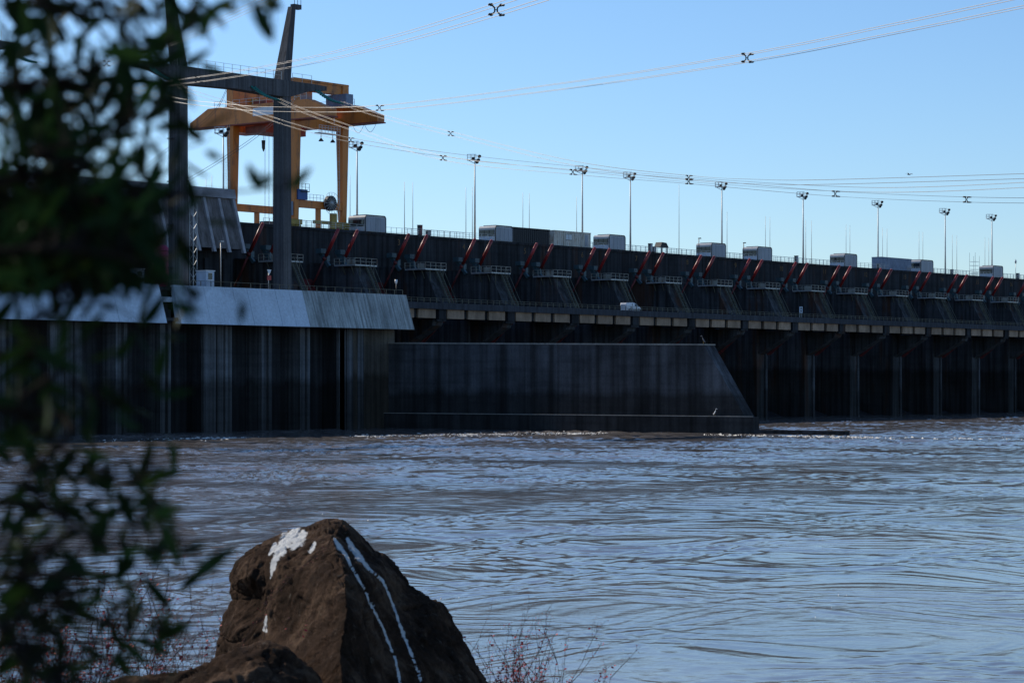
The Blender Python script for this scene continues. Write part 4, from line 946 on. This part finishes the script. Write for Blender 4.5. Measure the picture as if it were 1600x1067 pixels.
# ------------------------------------------------------------------ boulders in the foreground
def boulder(name, label, sil, inner, depth0, thick, stain=None, cuts=5, amp=.05, seed=0):
    pts = [(x, y) for x, y, d in sil] + [(x, y) for x, y, d in inner]
    n = len(sil); edges = [(i, (i + 1) % n) for i in range(n)]
    vs, es, fs, *_ = delaunay_2d_cdt([Vector(p) for p in pts], edges, [], 1, 1e-3)
    dep = [d for *_, d in sil] + [d for *_, d in inner]
    bm = bmesh.new(); front = []; back = []
    for i, v in enumerate(vs):
        p = far(v.x, v.y, dep[i]); front.append(bm.verts.new(p))
    for i, v in enumerate(vs):
        if i < n: back.append(front[i])
        else: back.append(bm.verts.new(far(v.x, v.y, depth0) + FW * (thick + (depth0 - dep[i]) * .9)))
    for f in fs:
        try: bm.faces.new([front[i] for i in f])
        except ValueError: pass
        try: bm.faces.new([back[i] for i in reversed(f)])
        except ValueError: pass
    bmesh.ops.recalc_face_normals(bm, faces=bm.faces)
    for c in range(cuts):
        bmesh.ops.subdivide_edges(bm, edges=bm.edges[:], cuts=1, use_grid_fill=True, smooth=.06 if c < 2 else 0)
        if c < 2: bmesh.ops.smooth_vert(bm, verts=bm.verts[:], factor=.1, use_axis_x=True, use_axis_y=True, use_axis_z=True)
    bmesh.ops.triangulate(bm, faces=bm.faces[:]); bm.normal_update()
    for v in bm.verts:
        p = v.co; a = (p.dot(RT), p.dot(FW), p.z); q = Vector(a) * 1.0 + Vector((seed, 0, 0))
        d = noise.fractal(q * 1.6, 1.0, 2.0, 5) * amp * .8 + noise.fractal(q * 9.0, .7, 2.1, 4) * amp * .25
        r = abs(noise.noise(q * 2.7 + Vector((9, 3, 1)))); d -= max(0, .12 - r) * amp * 3.0        # cracks
        fv = noise.voronoi(q * 2.3 + Vector((noise.noise(q * 3), noise.noise(q * 3 + Vector((5, 0, 0))), 0)) * .25); d += noise.noise(fv[1][0] * 9.1) * amp * .7 - max(0, .06 - (fv[0][1] - fv[0][0])) * amp * 7
        fv = noise.voronoi(q * 6.5); d += noise.noise(fv[1][0] * 7.7) * amp * .22
        v.co = p + v.normal * d
    me = bpy.data.meshes.new(name); org = far(sil[0][0], 1100, depth0); org = Vector((org.x, org.y, bank_z(org.dot(RT), depth0)))
    for v in bm.verts: v.co -= org
    bm.to_mesh(me); bm.free(); me.materials.append(MATS['rock'])
    for q in me.polygons: q.use_smooth = True
    at = me.attributes.new('stain', 'FLOAT', 'POINT')
    if stain:
        val = []
        for v in me.vertices:
            p = v.co + org - O; dd = p.dot(FW)
            if dd > depth0 + .35: val.append(0.); continue
            x, y = 800 + FPX * p.dot(RT) / dd, YH - FPX * p.z / dd; s = 0.
            for poly in stain:
                for (x0, y0, w0), (x1, y1, w1) in zip(poly, poly[1:]):
                    t = max(0, min(1, ((x - x0) * (x1 - x0) + (y - y0) * (y1 - y0)) / ((x1 - x0) ** 2 + (y1 - y0) ** 2 + 1e-6)))
                    d = math.hypot(x - x0 - t * (x1 - x0), y - y0 - t * (y1 - y0)); w = (w0 + (w1 - w0) * t) * (.62 + .5 * abs(noise.noise(Vector((x * .06, y * .05, 1))) * 2))
                    s = max(s, 1.05 - .72 * d / max(w, .1))
            val.append(max(0, min(1.1, s)))
        at.data.foreach_set('value', val)
    o = bpy.data.objects.new(name, me); COL.objects.link(o); o.location = org
    return tag(o, label, 'boulder')
sil = [(300, 1240, 24.9), (318, 1060, 24.8), (332, 1010, 24.85), (346, 975, 24.9), (361, 938, 24.95), (359, 905, 25.0), (367, 877, 25), (388, 858, 25), (410, 845, 25), (440, 832, 25.05), (472, 823, 25.1), (497, 814, 25.15), (516, 811, 25.2), (536, 814, 25.2), (554, 830, 25.2), (566, 846, 25.2), (580, 860, 25.2), (600, 866, 25.2), (622, 886, 25.2), (641, 908, 25.2), (662, 922, 25.2), (684, 932, 25.2), (700, 953, 25.2), (722, 985, 25.2), (745, 1026, 25.1), (772, 1070, 25.0), (830, 1240, 24.9)]
inner = [(520, 842, 24.75), (536, 884, 24.4), (543, 955, 24.05), (533, 1015, 23.9), (536, 1120, 23.6), (440, 850, 24.95), (408, 868, 24.95), (392, 900, 24.85), (372, 905, 25.0), (402, 935, 24.95), (418, 925, 24.8), (425, 985, 24.7), (470, 890, 24.62), (490, 860, 24.72), (500, 875, 24.55), (468, 960, 24.5), (370, 990, 24.8), (395, 1040, 24.65), (450, 1110, 24.0), (580, 900, 24.75), (610, 960, 24.75), (650, 1010, 24.7), (600, 1060, 24.4), (690, 1060, 24.7), (560, 862, 24.95), (640, 1150, 24.2), (740, 1150, 24.5)]
stain = [[(463, 828, 9), (450, 842, 17), (437, 858, 13), (430, 874, 7), (425, 892, 3.5), (423, 903, 1.2)], [(474, 832, 7), (458, 852, 9)], [(416, 962, 2.5), (414, 984, 4.5)],
         [(492, 848, 4), (484, 862, 4)], [(522, 841, 3), (530, 853, 6), (541, 868, 4), (552, 890, 2.4), (568, 918, 2.2), (580, 945, 2.2), (596, 975, 2.2), (608, 1005, 2.4), (618, 1030, 2.4), (626, 1068, 2.6), (630, 1100, 2.6)],
         [(543, 841, 4), (552, 858, 7), (563, 872, 5), (578, 890, 3.2), (597, 905, 3.2), (607, 926, 2.4), (618, 955, 2.4), (628, 985, 2.6), (640, 1015, 2.6), (652, 1045, 2.8), (662, 1075, 3), (672, 1110, 3)], [(430, 850, 6), (421, 866, 3)]]
inner = [(x, y, 25.2 - (25.2 - d) * 2.8) for x, y, d in inner]
boulder('boulder', 'large brown pointed boulder streaked with white bird droppings', sil, inner, 25.2, .9, stain, 5, .05, 0)
LOW = 14
sil2 = [(120, 1200, 21), (150, 1060, 21), (180, 1044, 21), (240, 1036, 21), (285, 1038, 21), (330, 1018, 21), (370, 996, 21), (420, 989, 21), (455, 1000, 21), (490, 1030, 21), (520, 1070, 21), (540, 1200, 21)]
inner2 = [(200, 1080, 20.6), (260, 1070, 20.5), (320, 1060, 20.5), (400, 1030, 20.5), (440, 1070, 20.4), (300, 1130, 20.2), (430, 1140, 20.2), (360, 1100, 20.3)]
sil2 = [(x, y + LOW, d) for x, y, d in sil2]; inner2 = [(x, y + LOW, d) for x, y, d in inner2]
boulder('boulder', 'low brown boulder in front of the big one, blurred by the leaves', sil2, inner2, 21.2, .7, None, 4, .06, 31)

# ------------------------------------------------------------------ dry shrubs with red fruits on the bank
def shrub(px, d, stems, htop, label, red, spread=50, seed=0):
    r = random.Random(seed); base = far(px, 1100, d); bz = bank_z(base.dot(RT), base.dot(FW)); base = Vector((base.x, base.y, bz - .1))
    t = thing('dry_shrub', tuple(base), label, 'shrub', 'dry shrubs on the river bank')
    g = MB(); fr = MB(); lf = MB(); mpx = d / FPX
    def grow(p, dirv, L, rad, lvl):
        n = 6; pts = [p]; dv = dirv.normalized()
        for i in range(n):
            dv = (dv + Vector((r.gauss(0, .1), r.gauss(0, .1), r.gauss(.02, .06)))).normalized(); p = p + dv * L / n; pts.append(p)
            if lvl < 2 and i > 0 and r.random() < (.8 if lvl == 0 else .5):
                a = r.uniform(0, 6.28); side = (RT * math.cos(a) + FW * math.sin(a)) * r.uniform(.35, .8)
                grow(p, dv + side, L * r.uniform(.2, .4), rad * .55, lvl + 1)
            for _ in range(r.randint(1, 3) if lvl else r.randint(0, 2)):
                o_ = p + Vector((r.gauss(0, .02), r.gauss(0, .02), r.gauss(0, .02))); s = r.uniform(.005, .012)
                low = 1 - (p.z - base.z) / max(htop, .1)
                tgt = fr if r.random() < red * (low * 1.6 + .12) else lf
                u = Vector((r.gauss(0, 1), r.gauss(0, 1), r.gauss(0, 1))).normalized() * s; w = u.orthogonal().normalized() * s * .55
                u = u * (2.0 if tgt is fr else 1); w = w * (2.2 if tgt is fr else 1)
                tgt.add([o_ - u, o_ + w, o_ + u, o_ - w], [(0, 1, 2, 3)])
        g.tube(pts, [rad * (1 - .7 * i / n) for i in range(n + 1)], 4)
    for s in range(stems):
        lean = RT * r.gauss(0, .2) + FW * r.gauss(0, .15) + UP
        grow(base + RT * r.gauss(0, spread * mpx * .5) + FW * r.gauss(0, .15), lean, htop * r.uniform(.4, .92), .0075, 0)
    g.build('stems', 'twig', t)
    if fr.v: fr.build('fruits', 'berry', t, kind='stuff')
    if lf.v: lf.build('dry_leaves', 'dry_leaf', t, kind='stuff')
def htop(px, d, ytop):
    b = far(px, 1100, d); return (CAMH - (ytop - YH) * d / FPX) - bank_z(b.dot(RT), b.dot(FW)) + .1
shrub(806, 26.5, 26, htop(806, 26.5, 968), 'reddish dry shrub right of the large boulder', .55, 50, 3)
shrub(812, 26, 30, htop(815, 26, 1000), 'dense red shrub at the bottom edge right of the boulder', .95, 42, 19)
shrub(886, 26, 4, htop(886, 26, 975), 'thin bare upright shrub right of the red shrub', .05, 30, 5)
shrub(985, 24, 3, htop(985, 24, 1025), 'short bare shrub at the bottom edge in the middle', .05, 40, 8)
shrub(1225, 24, 2, htop(1225, 24, 1045), 'tiny weed tip at the bottom edge on the right', .1, 40, 9)
shrub(300, 26.5, 23, htop(300, 26.5, 885), 'dry twiggy shrub left of the large boulder', .12, 70, 12)
shrub(235, 22.5, 25, htop(235, 22.5, 885), 'dry twiggy shrub behind the leaves, second left of the boulder', .25, 80, 13)
shrub(150, 22.5, 26, htop(150, 22.5, 880), 'reddish dry shrub behind the leaves, third left of the boulder', .45, 90, 14)
shrub(70, 22, 26, htop(70, 22, 930), 'reddish dry shrub behind the leaves at the lower left', .7, 90, 15)
shrub(10, 21.5, 26, htop(10, 21.5, 960), 'red dry shrub in the lower left corner', .9, 80, 16)

# ------------------------------------------------------------------ leafy branch close to the camera
tr = random.Random(5)
base_p = FW * 2.4 + RT * (-2.3); base_z = bank_z(-2.3, 2.4)
tree = thing('leafy_tree', (base_p.x, base_p.y, base_z - .1), 'dark leafy tree with branches hanging blurred across the left foreground', 'tree')
TO = Vector(tree['wl'])
def pw(x, y, d): return far(x, y, d)
trunk_pts = [Vector((base_p.x, base_p.y, base_z - .1)), Vector((base_p.x, base_p.y, base_z + 1.0)) + RT * .1, Vector((base_p.x, base_p.y, 7.4)) + RT * .25 + FW * .1, Vector((base_p.x, base_p.y, 8.8)) + RT * .2 + FW * .2, Vector((base_p.x, base_p.y, 10.2)) + RT * .05]
g = MB(); g.tube(catmull(trunk_pts, 5), [.12 - .085 * i / 20 for i in range(21)], 10); g.build('trunk', 'bark', tree)
limbs = []; limb_px = [[(-120, -60, 2.5), (60, 10, 2.4), (200, 30, 2.4), (300, 20, 2.45), (430, -8, 2.5)], [(-100, 140, 2.6), (80, 130, 2.5), (200, 80, 2.5), (300, 60, 2.55)], [(-100, 300, 2.5), (60, 240, 2.4), (180, 210, 2.4), (260, 150, 2.4)],
    [(-100, 360, 2.6), (80, 330, 2.5), (230, 310, 2.6), (360, 300, 2.7), (455, 293, 2.75)], [(-100, 400, 2.4), (60, 390, 2.3), (180, 400, 2.4), (240, 430, 2.45), (300, 480, 2.5)], [(-100, 450, 2.5), (40, 520, 2.5), (120, 600, 2.5), (180, 640, 2.6)],
    [(-100, 560, 2.6), (30, 640, 2.5), (120, 720, 2.5), (200, 750, 2.55), (260, 745, 2.6)], [(-100, 640, 2.5), (40, 760, 2.4), (140, 840, 2.4), (230, 860, 2.5), (350, 865, 2.55)], [(-100, 780, 2.4), (30, 900, 2.4), (110, 960, 2.4), (200, 980, 2.5), (290, 990, 2.5)], [(-80, 900, 2.3), (0, 1000, 2.3), (80, 1080, 2.3)]]
tr_z = [7.0]
for lp in limb_px:
    P_ = [pw(*q) for q in lp]; zt = P_[0].z - .1; root = min(catmull(trunk_pts, 8), key=lambda v: abs(v.z - zt)); C = catmull([root] + P_, 7)
    g = MB(); n = len(C); g.tube(C, [.007 - .0061 * (i / (n - 1)) ** .6 for i in range(n)], 6); g.build('branch', 'bark', tree); limbs += C[7:]
def leaf_mesh(name, bend):
    g = MB(); n = 6; vs = []; L, W = 1.0, .135
    for i in range(n + 1):
        t = i / n; w = W * math.sin(math.pi * min(1, t ** .8)) ** .8 if 0 < i < n else .004; z = -bend * t * t
        vs += [(t * L, -w, z + w * .25), (t * L, 0, z), (t * L, w, z + w * .25)]
    fs = []
    for i in range(n): a = i * 3; fs += [(a, a + 1, a + 4, a + 3), (a + 1, a + 2, a + 5, a + 4)]
    g.add(vs, fs, True); me = bpy.data.meshes.new(name); me.from_pydata(g.v, [], g.f); me.materials.append(MATS['leaf'])
    for q in me.polygons: q.use_smooth = True
    return me, g
LM = [leaf_mesh('leaf', b_) for b_ in (.08, .22, -.06)]
D = [[.7, .8, .6, .5, .7, .7, .35, .2, .3, 0], [.7, .6, .5, .55, .6, .5, .15, .05, 0, 0], [.6, .5, .5, .6, .6, .5, .1, 0, 0, 0], [.8, .9, .8, .8, .7, .5, .1, 0, 0, 0], [.8, .9, .8, .6, .5, .4, .05, 0, 0, 0], [.8, .8, .7, .8, .7, .2, .06, 0, 0, 0],
     [1, 1, 1, 1, .9, .3, .1, 0, 0, 0], [1, 1, 1, 1, .9, .3, .1, 0, 0, 0], [1, 1, 1, 1, .75, .2, .08, 0, 0, 0], [.5, .4, .4, .3, .45, .5, 0, 0, 0, 0], [.5, .3, .25, .25, .2, .15, 0, 0, 0, 0], [.7, .6, .3, .2, .2, .08, 0, 0, 0, 0], [.8, .7, .5, .3, .3, .1, 0, 0, 0, 0],
     [.9, .9, .6, .2, .1, 0, 0, 0, 0, 0], [.4, .6, .6, .55, .45, .3, 0, 0, 0, 0], [.5, .5, .6, .65, .6, .2, 0, 0, 0, 0], [.5, .5, .5, .6, .6, .45, .1, 0, 0, 0], [.9, .6, .5, .65, .6, .5, .3, .05, 0, 0], [.9, .7, .5, .5, .3, .2, .05, 0, 0, 0], [.8, .6, .6, .6, .5, .3, 0, 0, 0, 0], [.7, .6, .6, .5, .4, .2, 0, 0, 0, 0], [.7, .6, .6, .5, .4, .2, 0, 0, 0, 0]]
leaves = []; twl = MB()
def leaf_at(P0, P1, rollv):
    leaves.append((P0, P1, rollv)); 
    q = min(limbs, key=lambda v: (v - P0 - FW * (v - P0).dot(FW) * .85).length + tr.random() * .03)
    m_ = (P0 + q) / 2 + UP * .02; twl.tube([q, m_, P0], [.0012, .0009, .0006], 4, cap=False)
for j, row in enumerate(D):
    for i, dd in enumerate(row):
        if dd <= 0: continue
        dd = dd * (.7 if 9 <= j <= 13 else (.92 if j > 13 else 1.06)) * (1.08 if j > 8 and i < 2 else 1); lam = -math.log(1 - min(dd, .985)) * (9.0 if 6 <= j < 9 else 6.6); n = int(lam) + (tr.random() < lam % 1)
        for _ in range(n):
            x, y = (i + tr.random()) * 50, (j + tr.random()) * 50; d = tr.uniform(2.4, 3.3); ang = tr.choice((tr.gauss(-.5, .6), tr.gauss(.7, .6), tr.gauss(2.2, .7), tr.gauss(-1.9, .6)))
            L = tr.uniform(42, 80) * 2.8 / FPX
            dv = RT * math.cos(ang) - UP * math.sin(ang) + FW * tr.gauss(0, .45); dv.normalize(); P0 = pw(x, y, d) - dv * L / 2
            leaf_at(P0, P0 + dv * L, Vector((tr.gauss(0, 1), tr.gauss(0, 1), tr.gauss(0, 1))))
for (a, b_) in [((404, 298), (386, 252)), ((402, 296), (432, 266)), ((452, 297), (487, 262)), ((262, 478), (322, 484)), ((300, 905), (368, 850)), ((285, 870), (320, 835)), ((232, 295), (262, 255)), ((310, 60), (332, 20)), ((345, 250), (318, 234)), ((372, 20), (330, 4)), ((440, 16), (396, 0)), ((250, 750), (285, 735)), ((262, 20), (322, 30)), ((380, 470), (376, 505)), ((300, 12), (330, 60)), ((400, -12), (446, 14)), ((340, 870), (372, 855))]:
    leaf_at(pw(*a, 2.6), pw(*b_, 2.62), -FW + UP * .3 + RT * tr.gauss(0, .3))
twl.build('twigs', 'bark', tree, kind='stuff')
# shading crown of the same tree above and to the left, outside the picture
crown = []
for _ in range(7000):
    P0 = FW * tr.uniform(2.2, 4.6) + UP * tr.uniform(6.2, 9.6)
    bb_ = P0.dot(FW); P0 = P0 + RT * (-bb_ * .235 - .08 - abs(tr.gauss(0, .55)))
    dv = Vector((tr.gauss(0, 1), tr.gauss(0, 1), tr.gauss(-.2, 1))).normalized() * tr.uniform(.035, .06); crown.append((P0, P0 + dv, Vector((tr.gauss(0, 1), tr.gauss(0, 1), tr.gauss(0, 1)))))
def leaf_matrix(P0, P1, rollv):
    x = (P1 - P0); L = x.length; x = x / L; z = (rollv - x * rollv.dot(x))
    if z.length < 1e-3: z = x.orthogonal()
    z.normalize(); y = z.cross(x); M = Matrix((x, y, z)).transposed().to_4x4(); M.translation = P0; return M @ Matrix.Scale(L, 4)
leaves.sort(key=lambda q: (q[0] - O).length)
for i, q in enumerate(leaves[:300]):
    o = bpy.data.objects.new('leaf', LM[i % 3][0]); COL.objects.link(o); o.parent = tree; o.matrix_basis = Matrix.Translation(-TO) @ leaf_matrix(*q)
g = MB()
for i, q in enumerate(leaves[300:] + crown):
    M = leaf_matrix(*q); src = LM[i % 3][1]; g.add([M @ Vector(v) for v in src.v], src.f, True)
g.build('foliage', 'leaf', tree, kind='stuff')

for o in bpy.data.objects:
    if 'wl' in o: del o['wl']
print('objects', len(bpy.data.objects), 'leaves', len(leaves))
